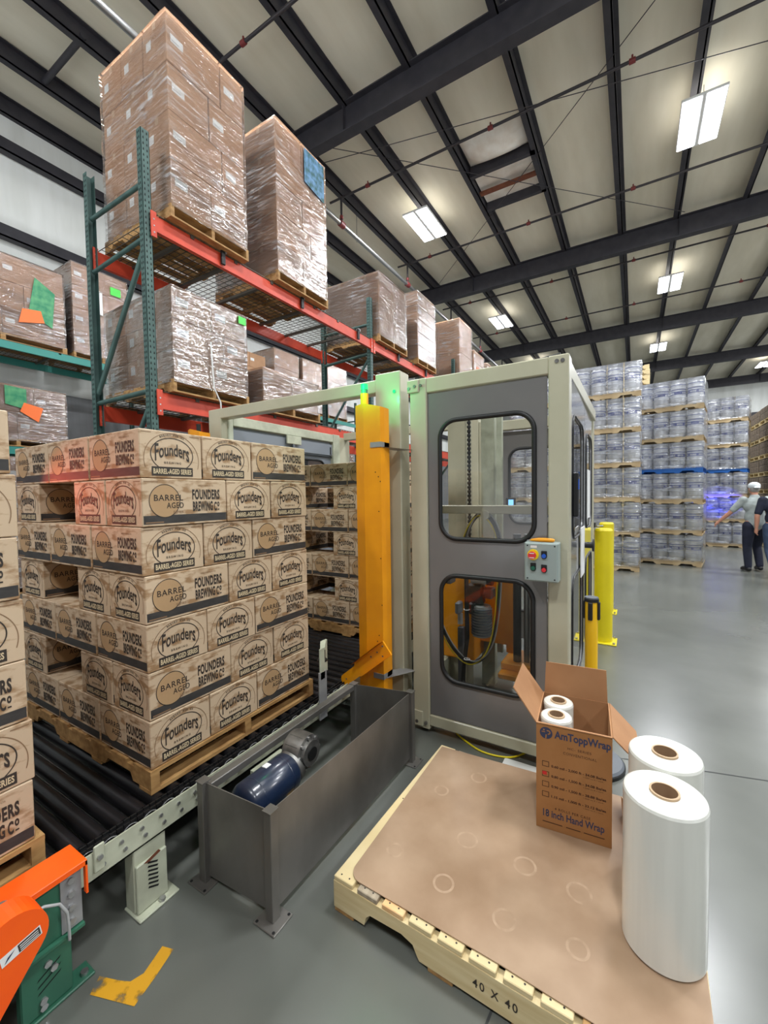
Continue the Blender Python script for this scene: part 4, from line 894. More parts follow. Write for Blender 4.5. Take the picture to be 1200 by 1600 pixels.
def smooth(P, k=4):
    P = [Vector(p) for p in P]; out = []
    for i in range(len(P) - 1):
        p0, p1, p2, p3 = P[max(i - 1, 0)], P[i], P[i + 1], P[min(i + 2, len(P) - 1)]
        for j in range(k):
            t_ = j / k; out.append(0.5 * ((2 * p1) + (-p0 + p2) * t_ + (2 * p0 - 5 * p1 + 4 * p2 - p3) * t_ * t_ + (-p0 + 3 * p1 - 3 * p2 + p3) * t_ ** 3))
    return out + [P[-1]]
b.tube(smooth(hz), 0.014, 'hose', 8); b.build('air_hose', ic)
b = MB(); b.tube(smooth([(2.766, y + 0.012, z - 0.012) for _, y, z in hz]), 0.005, 'cable', 6); b.build('cable', ic, label='yellow cable along the hose')
b = MB(); b.tube(smooth([(2.766, y - 0.016, z + 0.014) for _, y, z in hz]), 0.005, 'hosew', 6); b.build('cable', ic, label='pale tube along the hose')
b = MB(); b.tube([(2.76, 1.0, 1.2), (2.76, 1.0, 0.9), (2.77, 1.0, 0.6), (2.78, 1.03, 0.4), (2.8, 1.05, 0.2)], 0.016, 'hose', 8)
for z in (0.8, 0.45): b.tube([(2.76 + 0.02 * math.cos(k * 0.7), 1.0 + 0.02 * math.sin(k * 0.7), z) for k in range(9)], 0.003, 'white', 4, True)
b.build('vertical_hose', ic)
b = MB(); b.box(4.36, 1.22, 1.74, 4.385, 1.30, 1.86, 'ebox', 0.004); b.cyl((4.36, 1.27, 1.80), (4.35, 1.27, 1.80), 0.016, 'led_g', 12); b.build('indicator_box', mw); b = MB(); b.box(4.36, 1.05, 1.42, 4.385, 1.15, 1.56, 'black', 0.004); b.box(4.354, 1.07, 1.45, 4.36, 1.12, 1.54, 'screen'); b.build('display', mw)
b = MB(); b.box(3.0, 1.30, 0.0, 3.5, 1.50, 0.28, 'cream2', 0.01); b.box(2.95, 1.10, 0.0, 3.0, 1.14, 0.6, 'greyd'); b.build('base_plinth', mw)

# yellow light curtain posts with beacon
def curtain(name, label, y0, y1, ztop, arm):
    t = thing(name, label, 'safety post', (2.3, (y0 + y1) / 2, 0))
    b = MB(); ym = y0 + (y1 - y0) * 0.60
    pts = [(2.30, y0), (2.26, y0 + 0.006), (2.26, ym), (2.30, y1), (2.36, y1), (2.36, y0)]
    zt = lambda y: ztop - 0.035 * max(0, (ym - y) / (ym - y0)) - 0.01
    n = len(pts); b.add([(x, y, 0.0) for x, y in pts] + [(x, y, zt(y)) for x, y in pts], [tuple(range(n)), tuple(range(n, 2 * n))[::-1]] + [(i, i + n, (i + 1) % n + n, (i + 1) % n) for i in range(n)], 'yel')
    for z in (1.75, 1.72, 1.69, 1.5, 1.2, 0.9, 0.7, 0.66, 0.62, 0.58): b.cyl((2.259, y0 + 0.03 + 0.02 * math.sin(z * 40), z), (2.2585, y0 + 0.03 + 0.02 * math.sin(z * 40), z), 0.004, 'hole', 8)
    b.build('post_cover', t)
    if not arm:
        b = MB(); b.cyl((2.30, y0 + 0.07, ztop - 0.05), (2.30, y0 + 0.07, ztop + 0.03), 0.018, 'black', 12); b.build('cable_gland', t); return
    b = MB(); b.cyl((2.30, ym + 0.015, ztop - 0.02), (2.30, ym + 0.015, ztop + 0.06), 0.026, 'yel', 16); b.cyl((2.30, ym + 0.015, ztop + 0.06), (2.30, ym + 0.015, ztop + 0.085), 0.022, 'green', 16); b.build('beacon_stem', t)
    b = MB(); b.cyl((2.30, ym + 0.015, ztop + 0.085), (2.30, ym + 0.015, ztop + 0.12), 0.024, 'led_g', 16); b.build('beacon_lens', t, label='glowing green lens')
    L = bpy.data.lights.new('beacon_lamp', 'POINT'); L.energy = 3.6; L.color = (0.03, 1.0, 0.30); L.shadow_soft_size = 0.03
    lo = bpy.data.objects.new('beacon_lamp', L); COL.objects.link(lo); lo.parent = t; lo.location = (-0.11, ym + 0.0 - (y0 + y1) / 2, ztop + 0.11)
    if arm:
        for z in (1.91, 0.42):
            b = MB(); b.add([(2.28, y0 - 0.004, z), (2.50, y0 - 0.11, z - 0.01), (2.50, y0 + 0.0, z - 0.01), (2.30, y0 + 0.09, z)], [(0, 1, 2, 3)], 'galv')
            b.box(2.255, y0 + 0.0, z - 0.003, 2.36, y0 + 0.08, z + 0.03, 'galv'); b.build('mount_bracket', t)
        b = MB(); fa = lambda u, v, w_: (2.20 + w_, 1.655 - u, 0.372 + v)
        c_, s_ = math.cos(0.68), math.sin(0.68)
        rot = lambda u, v: (u * c_ - v * s_, u * s_ + v * c_)
        P = [rot(*p) for p in [(0.02 + 0.036 * math.cos(math.radians(a)) , 0.036 * math.sin(math.radians(a))) for a in range(270, 89, -20)] + [(0.14, 0.036), (0.16, 0.052), (0.44, 0.056), (0.44, -0.045), (0.16, -0.045), (0.13, -0.036)]]
        b.prism(P[::-1], fa, 0.012, 'yel')
        for vv in (0.050, -0.049):
            q = [rot(0.16, vv), rot(0.44, vv)]; b.add([fa(*q[0], 0), fa(*q[1], 0), fa(*q[1], -0.045), fa(*q[0], -0.045)], [(0, 1, 2, 3)], 'yel'); q = [rot(0.16, vv + 0.004), rot(0.44, vv + 0.004)]; b.add([fa(*q[0], 0), fa(*q[1], 0), fa(*q[1], -0.045), fa(*q[0], -0.045)], [(0, 1, 2, 3)], 'yel')
        for u, v in ((0.03, 0), (0.36, 0.02), (0.38, -0.02), (0.30, 0.02), (0.42, 0.03)): q = rot(u, v); b.cyl(fa(q[0], q[1], -0.001), fa(q[0], q[1], -0.003), 0.005, 'greyd', 8)
        b.build('support_arm', t)
curtain('light_curtain_post', 'tall amber yellow safety post with green beacon in front of the cream column', 1.372, 1.592, 2.205, True)
curtain('light_curtain_post', 'far amber yellow safety post, only its top peeks over the case stack', 3.17, 3.39, 2.21, False)
# assumed red signal lamp on an added post hidden behind the left stack (gives the red glow on the cases)
t = thing('assumed_signal_lamp', 'assumed red signal lamp on an added post between the two front case stacks', 'signal lamp', (0.60, 3.3, 0))
b = MB(); b.cyl((0.60, 3.3, 0), (0.60, 3.3, 1.62), 0.02, 'galv', 10); b.build('post', t)
b = MB(); b.cyl((0.60, 3.3, 1.62), (0.60, 3.3, 1.70), 0.03, 'led_r', 14); b.build('lens', t)
L = bpy.data.lights.new('assumed_red_lamp', 'SPOT'); L.energy = 26; L.color = (1.0, 0.12, 0.06); L.shadow_soft_size = 0.02; L.spot_size = math.radians(34); L.spot_blend = 0.8
lo = bpy.data.objects.new('assumed_red_lamp', L); COL.objects.link(lo); lo.parent = t; lo.location = (0.0, -0.06, 1.66)
lo.rotation_euler = (Vector((0.957, 2.05, 1.68)) - Vector((0.60, 3.24, 1.66))).to_track_quat('-Z', 'Y').to_euler()

# control box
t = thing('control_box', 'small grey-green push button box mounted on the cream machine post', 'control box', (2.40, 0.44, 1.22))
b = MB(); b.box(2.400, 0.352, 1.112, 2.486, 0.530, 1.330, 'ebox', 0.006); b.box(2.396, 0.358, 1.118, 2.401, 0.524, 1.324, 'ebox', 0.003)
for y in (0.37, 0.512):
    for z in (1.13, 1.312): b.cyl((2.394, y, z), (2.396, y, z), 0.004, 'hole', 8)
b.build('enclosure', t)
fc = lambda u, v, w_: (2.396 - w_, 0.524 - u, v)
b = MB(); rect(b, fc, 0.028, 1.300, 0.062, 1.313, 'white', 0.0006); text(b, 'STOP', fc, 0.031, 1.303, 0.059, 1.310, 'whiteg', 0.0010, 0.02) if False else None; b.build('legend', t)
b = MB(); b.cyl((2.396, 0.481, 1.262), (2.388, 0.481, 1.262), 0.030, 'btn_y', 24); o = b.build('emergency_collar', t)
b = MB(); b.cyl((2.388, 0.481, 1.262), (2.368, 0.481, 1.262), 0.013, 'btn_r', 16); b.cyl((2.370, 0.481, 1.262), (2.355, 0.481, 1.262), 0.021, 'btn_r', 24); b.box(2.3535, 0.468, 1.272, 2.355, 0.494, 1.276, 'white'); b.box(2.3535, 0.468, 1.248, 2.355, 0.494, 1.252, 'white'); b.build('emergency_button', t)
for y, z, m in ((0.424, 1.262, 'btn_b'), (0.481, 1.192, 'btn_g'), (0.424, 1.186, 'btn_r')):
    b = MB(); b.box(2.390, y - 0.015, z - 0.006, 2.396, y + 0.015, z + 0.024, 'black', 0.002); b.cyl((2.396, y, z - 0.006), (2.390, y, z - 0.006), 0.015, 'black', 20); b.cyl((2.391, y, z - 0.004), (2.383, y, z - 0.004), 0.0115, m, 18); b.build('push_button', t)
b = MB(); b.tube([(2.43, 0.508, 1.337), (2.43, 0.495, 1.340), (2.43, 0.46, 1.342), (2.43, 0.42, 1.342), (2.43, 0.385, 1.341), (2.43, 0.376, 1.340)], [0.002, 0.007, 0.011, 0.0115, 0.0105, 0.006], 'yel', 10); b.tube([(2.43, 0.522, 1.336), (2.43, 0.505, 1.337)], [0.002, 0.004], 'galv', 6)
b.solo('utility_knife', 'orange-yellow handled cutter lying on top of the control box', 'cutter', (2.43, 0.44, 1.3305))

# ============================================================ FOREGROUND PALLET
PA = -0.026
fp = thing('wooden_pallet', 'new pale pine pallet in the foreground topped with a brown sheet', 'pallet', (1.224, 0.987, 0), rz=PA)
Z0 = (0, 0, 0)
for i, x in enumerate((0.0, 0.475, 0.955)):
    pts = [(0, 0.018), (-0.142, 0.018), (-0.150, 0.05), (-0.168, 0.068), (-0.30, 0.075), (-0.345, 0.062), (-0.362, 0.03), (-0.370, 0.018), (-0.81, 0.018), (-0.82, 0.05), (-0.84, 0.07), (-0.99, 0.07), (-1.03, 0.018), (-1.18, 0.018), (-1.18, 0.121), (0, 0.121)]
    b = MB(); b.prism(pts, lambda u, v, w_, x=x: (x + w_, u, v), 0.038, 'wood')
    if i == 0:
        fp_ = lambda u, v, w_: (-w_, -u, v)
        text(b, '40 X 40', fp_, 0.56, 0.056, 0.70, 0.084, 'ink', 0.0012, 0.01, 1.3)
    b.build('stringer', fp, Z0)
for k in range(11):
    y1_ = -0.109 * k; b = MB(); m = ['wood', 'wood3', 'wood4', 'wood2', 'wood', 'wood', 'wood', 'wood', 'wood2', 'wood', 'wood'][k]
    if k == 3: m = 'wood'
    b.box(0.002, y1_ - 0.088, 0.121, 0.99, y1_ - 0.001, 0.139, m, 0.0022)
    for x in (0.02, 0.495, 0.97):
        for d in (0.025, 0.062): b.cyl((x, y1_ - d, 0.1390), (x, y1_ - d, 0.1396), 0.0035, 'ink', 6)
    b.build('deck_board', fp, Z0, 'grey weathered board' if m == 'wood3' else ('orange tinted board' if m == 'wood4' else None))
for y in (-0.0, -0.40, -0.68, -1.085):
    b = MB(); b.box(0.002, y - 0.09, 0.0, 0.99, y, 0.0175, 'wood2', 0.002); b.build('bottom_board', fp, Z0)
# brown sheet on the pallet
b = MB(); P = []
def arc(cx, cy, r, a0, a1, n=8): return [(cx + r * math.cos(math.radians(a0 + (a1 - a0) * i / n)), cy + r * math.sin(math.radians(a0 + (a1 - a0) * i / n))) for i in range(n + 1)]
P = arc(1.300, 0.880, 0.055, 180, 90) + [(2.19, 0.948)] + arc(2.205, -0.15, 0.05, 0, -90) + [(1.36, -0.195), (1.212, -0.195), (1.222, 0.1), (1.236, 0.35), (1.241, 0.60)]
b.add([(x, y, 0.1415) for x, y in P] + [(x, y, 0.1445) for x, y in P], [tuple(range(len(P))), tuple(range(len(P), 2 * len(P)))[::-1]] + [(i, i + len(P), (i + 1) % len(P) + len(P), (i + 1) % len(P)) for i in range(len(P))], 'sheetboard')
for i, (x, y) in enumerate(((1.437, 0.835), (1.40, 0.605), (1.634, 0.596), (1.853, 0.807), (1.379, 0.373), (1.627, 0.359), (1.404, 0.146), (2.034, 0.678), (1.612, 0.164))):
    r = 0.036 + 0.004 * (i % 3)
    fd = lambda u, v, w_, x=x, y=y: (x + u, y + v, 0.1445 + w_)
    ellipse_band(b, fd, 0, 0, r, r, 0.009, 'ringmark', 0.0005, 0, 360, 32)
b.solo('slip_sheet', 'brown cardboard sheet with round scuff marks covering the foreground pallet', 'cardboard sheet', (1.7, 0.4, 0.1415))
# white paper on the floor, yellow cable
b = MB(); b.box(2.38, 0.45, 0.001, 2.485, 0.664, 0.004, 'white'); b.solo('paper_sheet', 'white paper sheet on the floor between the pallet and the machine', 'paper', (2.42, 0.55, 0.001))
b = MB(); b.tube(smooth([(2.62, 1.02, 0.007), (2.577, 1.007, 0.007), (2.504, 0.889, 0.007), (2.470, 0.80, 0.007), (2.474, 0.70, 0.007), (2.516, 0.615, 0.007), (2.62, 0.55, 0.007)]), 0.0055, 'cable', 8); b.solo('yellow_cable', 'yellow cable looping on the floor under the grey machine door', 'cable', (2.5, 0.8, 0))

# stretch film box
W_, D_, H_ = 0.291, 0.318, 0.460
fb = thing('cardboard_box', 'open amber cardboard box of hand wrap standing on the foreground pallet', 'box', (1.858, 0.361, 0.1455), rz=math.atan2(-0.996, 0.086))
th = 0.0045
b = MB(); b.box(0, 0, 0, W_, th, H_, 'carton2'); b.box(0, D_ - th, 0, W_, D_, H_, 'carton2in'); b.box(0, th, 0, th, D_ - th, H_, 'carton2in'); b.box(W_ - th, th, 0, W_, D_ - th, H_, 'carton2in'); b.box(th, th, 0, W_ - th, D_ - th, th, 'carton2in'); b.box(0, -0.0, H_ - 0.004, W_, 0.010, H_ + 0.003, 'carton2in')
fb_ = lambda u, v, w_: (u, -w_, v)
disc(b, fb_, 0.040, 0.424, 0.0255, 0.0255, 'blueprint', 0.0006); 
b.add([fb_(u, v, 0.0011) for u, v in [(0.036, 0.400), (0.041, 0.400), (0.043, 0.418), (0.038, 0.418)]], [(0, 1, 2, 3)], 'carton2'); ellipse_band(b, fb_, 0.047, 0.428, 0.011, 0.010, 0.0048, 'carton2', 0.0011, -90, 120, 16)
disc(b, fb_, 0.031, 0.437, 0.0035, 0.0035, 'carton2', 0.0011, 12); rect(b, fb_, 0.022, 0.426, 0.036, 0.430, 'carton2', 0.0011)
text(b, 'AmToppWrap', fb_, 0.073, 0.398, 0.286, 0.442, 'blueprint', 0.0006, 0.03)
text(b, 'HC- SERIES', fb_, 0.125, 0.372, 0.215, 0.382, 'brownprint', 0.0006, 0.0, 1.1); text(b, 'CONVENTIONAL', fb_, 0.108, 0.348, 0.235, 0.359, 'brownprint', 0.0006, 0.0, 1.15)
for k, tx in enumerate(('0.60 mil - 2,000 ft - 34.08 lbs/ea', '0.80 mil - 1,500 ft - 34.08 lbs/ea', '0.90 mil - 1,500 ft - 38.88 lbs/ea', '1.15 mil - 1,000 ft - 33.12 lbs/ea')):
    v = 0.288 - k * 0.0445
    for a in ((0.024, v - 0.012, 0.052, v - 0.0095), (0.024, v + 0.0095, 0.052, v + 0.012), (0.024, v - 0.012, 0.0265, v + 0.012), (0.0495, v - 0.012, 0.052, v + 0.012)): rect(b, fb_, *a, 'brownprint', 0.0006)
    if k == 1: rect(b, fb_, 0.025, v - 0.004, 0.043, v + 0.011, 'redm', 0.0010)
    text(b, tx, fb_, 0.061, v - 0.012, 0.270, v + 0.001, 'brownprint', 0.0006, 0.03); text(b, '1,000 sq ft / each', fb_, 0.186, v - 0.021, 0.260, v - 0.0155, 'brownprint', 0.0006)
text(b, '4 ROLLS PER CASE', fb_, 0.075, 0.094, 0.212, 0.105, 'brownprint', 0.0006, 0.005, 1.2); text(b, '18 inch Hand Wrap', fb_, 0.028, 0.046, 0.264, 0.088, 'blueprint', 0.0006, 0.02)
for a in ((0.026, 0.030, 0.105, 0.034), (0.120, 0.030, 0.175, 0.034), (0.188, 0.030, 0.265, 0.034)): rect(b, fb_, *a, 'brownprint', 0.0006)
b.build('box_body', fb, Z0)
def flap(p, q, up, out, ang, ln, m, inset=0.006):
    p = Vector(p); q = Vector(q); d = (q - p).normalized(); n = (Vector(up) * math.cos(ang) + Vector(out) * math.sin(ang)); t_ = n.cross(d) * th
    b = MB(); A = [p + d * inset, q - d * inset, q - d * inset * 2 + n * ln, p + d * inset * 2 + n * ln]
    b.add(A + [v + t_ for v in A], [(0, 1, 2, 3), (7, 6, 5, 4), (0, 4, 5, 1), (1, 5, 6, 2), (2, 6, 7, 3), (3, 7, 4, 0)], m); return b.build('flap', fb, Z0)
flap((0, D_ - 0.002, H_), (W_, D_ - 0.002, H_), (0, 0, 1), (0, 1, 0), 0.05, 0.152, 'carton2in')
flap((0, 0, H_), (0, D_, H_), (0, 0, 1), (-1, 0, 0), 0.62, 0.165, 'carton2in'); flap((W_, 0, H_), (W_, D_, H_), (0, 0, 1), (1, 0, 0), 2.35, 0.15, 'carton2in')
def film_roll(name, label, cat, loc, r, h, rc, n=56, group=None):
    t = thing(name, label, cat, loc, group)
    b = MB(); b.lathe([(rc, 0.002), (r - 0.004, 0.002), (r, 0.008), (r, h - 0.012), (r - 0.003, h - 0.004), (r - 0.010, h), (rc, h - 0.003)], 'roll', n, loc); b.build('film', t)
    b = MB(); b.lathe([(rc + 0.001, 0.0), (rc + 0.001, h + 0.004), (rc - 0.005, h + 0.004)], 'core', 32, loc); b.lathe([(rc - 0.005, h + 0.004), (rc - 0.006, 0.0)], 'corein', 32, loc); b.build('cardboard_core', t)
    return t
film_roll('film_roll', 'large white stretch film roll in the right foreground, nearest the camera', 'film roll', (1.560, -0.087, 0.1450), 0.115, 0.502, 0.041, group='large white film rolls')
film_roll('film_roll', 'large white stretch film roll standing behind the front one', 'film roll', (1.803, -0.100, 0.1450), 0.115, 0.502, 0.041, group='large white film rolls')
film_roll('small_film_roll', 'small white film roll farther back inside the open box', 'film roll', (2.095, 0.306, 0.151), 0.066, 0.462, 0.034, 40, 'hand rolls in the box')
film_roll('small_film_roll', 'small white film roll nearest the printed side inside the open box', 'film roll', (1.955, 0.294, 0.151), 0.066, 0.462, 0.034, 40, 'hand rolls in the box')
# kraft scrap beside the box
b = MB(); b.add([(2.06, 0.035, 0.146), (2.02, -0.02, 0.20), (2.10, -0.04, 0.16), (2.22, 0.0, 0.147), (2.14, 0.045, 0.21)], [(0, 1, 4), (1, 2, 4), (2, 3, 4)], 'tape'); b.add([(2.06, 0.035, 0.1475), (2.02, -0.02, 0.2015), (2.10, -0.04, 0.1615), (2.22, 0.0, 0.1485), (2.14, 0.045, 0.2115)], [(0, 4, 1), (1, 4, 2), (2, 4, 3)], 'tape'); b.solo('kraft_scrap', 'torn piece of brown paper between the box and the film rolls', 'paper scrap', (2.1, 0.0, 0.1455))
# belt stanchion
t = thing('belt_stanchion', 'yellow belt barrier post with black head behind the open box', 'barrier post', (2.70, 0.215, 0))
b = MB(); b.lathe([(0.175, 0.0), (0.178, 0.02), (0.165, 0.035), (0.05, 0.05), (0.036, 0.055)], 'greyd', 40, (2.70, 0.215, 0)); b.lathe([(0.181, 0.0), (0.181, 0.018), (0.176, 0.024)], 'black', 40, (2.70, 0.215, 0)); b.build('base', t)
b = MB(); b.cyl((2.70, 0.215, 0.05), (2.70, 0.215, 0.975), 0.034, 'yel3', 28); b.build('post', t)
b = MB(); b.cyl((2.70, 0.215, 0.965), (2.70, 0.215, 0.982), 0.040, 'black', 28); b.cyl((2.70, 0.215, 0.982), (2.70, 0.215, 0.990), 0.037, 'greyd', 28)
for a in (0.3, 1.87, 3.44, 5.01):
    T = Matrix.Translation((2.70, 0.215, 0)) @ Matrix.Rotation(a + 1.2, 4, 'Z'); b.box(0.030, -0.012, 0.86, 0.046, 0.012, 0.965, 'black', 0.004, T)
b.build('belt_head', t)
# bollards
for x, y, h, lb in ((5.02, 0.285, 1.215, 'thick yellow steel bollard beside the machine corner, nearest of the bollards'), (6.3, 0.325, 1.20, 'yellow steel bollard standing farther behind the nearest bollard'), (5.05, 0.56, 1.215, 'yellow steel bollard seen through the machine side window')):
    t = thing('bollard', lb, 'bollard', (x, y, 0), 'yellow bollards')
    b = MB(); b.cyl((x, y, 0.012), (x, y, h - 0.02), 0.088, 'yel2', 36); b.cyl((x, y, h - 0.02), (x, y, h), 0.088, 'yel2', 36, 0.075); b.build('post', t)
    b = MB(); b.box(x - 0.13, y - 0.13, 0, x + 0.13, y + 0.13, 0.012, 'yel2', 0.003)
    for sx in (-1, 1):
        for sy in (-1, 1): b.cyl((x + sx * 0.105, y + sy * 0.105, 0.012), (x + sx * 0.105, y + sy * 0.105, 0.03), 0.012, 'bolt', 6)
    b.build('base_plate', t)
b = MB(); b.box(4.9, 0.36, 1.216, 5.05, 0.44, 1.30, 'black', 0.02); b.cyl((5.06, 0.36, 1.235), (5.12, 0.30, 1.235), 0.01, 'pipeg', 8); b.solo('black_device', 'small black device resting on the bollard by the machine corner', 'device', (4.97, 0.40, 1.216))
#CONT3
# ============================================================ KEGS
def keg_mesh(r=0.143, h=0.56):
    b = MB(); k = h / 0.56
    pr = [(0.0, 0.02), (r - 0.02, 0.02), (r - 0.016, 0.0), (r - 0.010, 0.0), (r - 0.008, 0.035), (r - 0.012, 0.05), (r - 0.004, 0.075), (r - 0.002, 0.15), (r + 0.002, 0.165), (r + 0.002, 0.180), (r - 0.003, 0.192), (r - 0.003, 0.235)]
    for a, h_ in (('k', 0),): pass
    pr += [(r - 0.003, 0.305, 'kegblue'), (r - 0.003, 0.335), (r - 0.003, 0.350, 'kegblue'), (r + 0.002, 0.365), (r + 0.002, 0.380), (r - 0.003, 0.392), (r - 0.003, 0.440), (r - 0.003, 0.455, 'kegblue'), (r - 0.006, 0.480), (r - 0.016, 0.502), (r - 0.012, 0.512), (r - 0.008, 0.520), (r - 0.008, 0.556), (r - 0.011, 0.560), (r - 0.015, 0.556), (r - 0.016, 0.515), (0.03, 0.53), (0.028, 0.545), (0.0, 0.545)]
    b.lathe([(p[0], p[1] * k) + tuple(p[2:]) for p in pr], 'keg', 24)
    # lettering on the blue band, as seen on the kegs: pale blocks
    for a0 in (2.4, 3.5, 4.6, 0.6):
        for i in range(5):
            a = a0 + i * 0.16; c, s_ = math.cos(a), math.sin(a); c2, s2 = math.cos(a + 0.09), math.sin(a + 0.09); R_ = r - 0.001
            b.add([(R_ * c, R_ * s_, 0.250 * k), (R_ * c2, R_ * s2, 0.250 * k), (R_ * c2, R_ * s2, 0.290 * k), (R_ * c, R_ * s_, 0.290 * k)], [(0, 1, 2, 3)], 'keg')
    return b.mesh('keg')
KEG = keg_mesh()
def keg_stack(ox, oy, rz, tiers, th_, who, nf=4, ns=4, blue=None, skip=(), filmt=None):
    R_ = Matrix.Translation((ox, oy, 0)) @ Matrix.Rotation(rz, 4, 'Z'); p = 0.302; W = p * nf; D = p * ns
    for k in range(tiers):
        z = k * th_; n_ = tiers - 1 - k
        c = R_ @ Vector((D / 2, W / 2, z))
        pm = PM['blue'] if blue == k else PM['dull']
        inst(pm, 'blue_pallet' if blue == k else 'wooden_pallet', ('blue' if blue == k else 'pine') + ' pallet under the %s tier down of the %s' % (ORD[n_], who), 'pallet', c, rz, 'pallets between the keg tiers', (D / 1.0, W / 1.2, 1))
        sc = (th_ - 0.122) / 0.56
        for i in range(nf):
            for j in range(ns):
                if not (j <= 1 or i == 0): continue
                q = R_ @ Vector((p * (j + 0.5), p * (i + 0.5), z + 0.1205))
                side = 'front row, %s from the right' % ORD[i] if j == 0 else ('right flank, %s from the front' % ORD[j] if i == 0 else 'second row, %s from the right' % ORD[i])
                inst(KEG, 'beer_keg', 'steel keg, %s tier down, %s, %s' % (ORD[n_], side, who), 'keg', q, rz + random.uniform(-1.5, 1.5), 'steel kegs stacked on pallets', (1, 1, sc))
        f = film_shell(0.0, 0.0, 0.10, D, W, th_ - 0.012, (0, 0, 0), 'clear film around the %s tier down of the %s' % (ORD[n_], who), group='stretch film around the keg tiers', m='filmk', amp=0.012)
        f.location = R_ @ Vector((0, 0, z)); f.rotation_euler = (0, 0, rz)
keg_stack(9.70, -0.085, 0.0, 6, 0.697, 'left keg stack')
keg_stack(9.95, 1.30, 0.0, 6, 0.697, 'keg stack behind the machine')
keg_stack(10.86, -1.20, -0.16, 6, 0.662, 'middle keg stack', blue=3)
keg_stack(14.95, -2.62, -0.22, 6, 0.700, 'right keg stack', blue=3)
TENS = ['', 'tenth', 'twentieth', 'thirtieth']; TW = ['', '', 'twenty-', 'thirty-']; TEEN = ['tenth', 'eleventh', 'twelfth', 'thirteenth', 'fourteenth', 'fifteenth', 'sixteenth', 'seventeenth', 'eighteenth', 'nineteenth']
def ordw(n):
    if n < 10: return ORD[n - 1]
    if n < 20: return TEEN[n - 10]
    return TENS[n // 10] if n % 10 == 0 else TW[n // 10] + ORD[n % 10 - 1]
for k in range(37):
    inst(PM['wood'], 'wooden_pallet', 'empty pine pallet, %s from the top of the pile behind the left keg stack' % ordw(37 - k), 'pallet', (14.6 + random.uniform(-0.02, 0.02), 0.28 + random.uniform(-0.02, 0.02), k * 0.1405), 0, 'tall pile of empty pallets', (1, 1, 1.16))
GB = MB(); GB.box(-0.58, -0.56, 0, 0.58, 0.56, 0.37, 'brownload', 0.02)
for i in range(4):
    for j in range(2): GB.box(-0.585, -0.54 + i * 0.275, 0.02 + j * 0.18, -0.575, -0.54 + i * 0.275 + 0.25, 0.17 + j * 0.18, 'brownload', 0.004); GB.box(-0.54 + i * 0.275, 0.555, 0.02 + j * 0.18, -0.54 + i * 0.275 + 0.25, 0.565, 0.17 + j * 0.18, 'brownload', 0.004)
GM = GB.mesh('wrapped_goods')
for i in range(5):
    cx, cy = 15.9 + i * 1.3, -3.72 - 0.02 * i
    for k in range(8):
        inst(PM['wood'], 'wooden_pallet', 'pallet %s from the top in the %s brown goods column at the right edge' % (ORD[7 - k], ORD[i]), 'pallet', (cx, cy, k * 0.50), 0, 'pallets in the brown goods columns', (1.16, 0.95, 1))
        inst(GM, 'wrapped_goods', 'brown wrapped goods, %s tier down, %s column from the front, right edge' % (ORD[7 - k], ORD[i]), 'goods', (cx, cy, k * 0.50 + 0.1205), 0, 'brown goods stacked on pallets')
# blue spot thrown on the kegs by an assumed lamp on an added stand, out to the right
t = thing('assumed_spot_lamp', 'assumed blue spot lamp on an added stand beyond the right edge of the view', 'lamp', (9.0, -6.2, 0))
b = MB(); b.cyl((9.0, -6.2, 0), (9.0, -6.2, 1.9), 0.03, 'black', 10); b.build('stand', t); b = MB(); b.cyl((9.0, -6.2, 1.95), (9.10, -6.13, 1.95), 0.07, 'black', 16); b.build('lamp_head', t)
L = bpy.data.lights.new('assumed_blue_lamp', 'SPOT'); L.energy = 16000; L.color = (0.03, 0.05, 1.0); L.shadow_soft_size = 0.03; L.spot_size = math.radians(8); L.spot_blend = 0.7
lo = bpy.data.objects.new('assumed_blue_lamp', L); COL.objects.link(lo); lo.parent = t; lo.location = (0.12, 0.09, 1.95)
lo.rotation_euler = (Vector((15.1, -1.95, 1.25)) - Vector((9.12, -6.11, 1.95))).to_track_quat('-Z', 'Y').to_euler()

# ============================================================ PEOPLE
def solid(chains, blobs, voxel, name):
    """union of tapered limbs and ellipsoids into one continuous surface"""
    b = MB()
    for pts in chains:
        P = smooth([p[:3] for p in pts], 3); R_ = []
        for i in range(len(pts) - 1):
            for j in range(3): R_.append(pts[i][3] + (pts[i + 1][3] - pts[i][3]) * j / 3)
        R_.append(pts[-1][3]); b.tube(P, R_, 'skin', 12)
        for q in (pts[0], pts[-1]):
            b.add(*sph(q[:3], (q[3], q[3], q[3])), 'skin')
    for c, r in blobs: b.add(*sph(c, r), 'skin')
    me = b.mesh(name); ob = bpy.data.objects.new(name, me); COL.objects.link(ob)
    m = ob.modifiers.new('r', 'REMESH'); m.mode = 'VOXEL'; m.voxel_size = voxel; m.use_smooth_shade = True
    s = ob.modifiers.new('s', 'SMOOTH'); s.iterations = 4; s.factor = 0.5
    dg = bpy.context.evaluated_depsgraph_get(); out = bpy.data.meshes.new_from_object(ob.evaluated_get(dg))
    bpy.data.objects.remove(ob); out.materials.clear(); return out
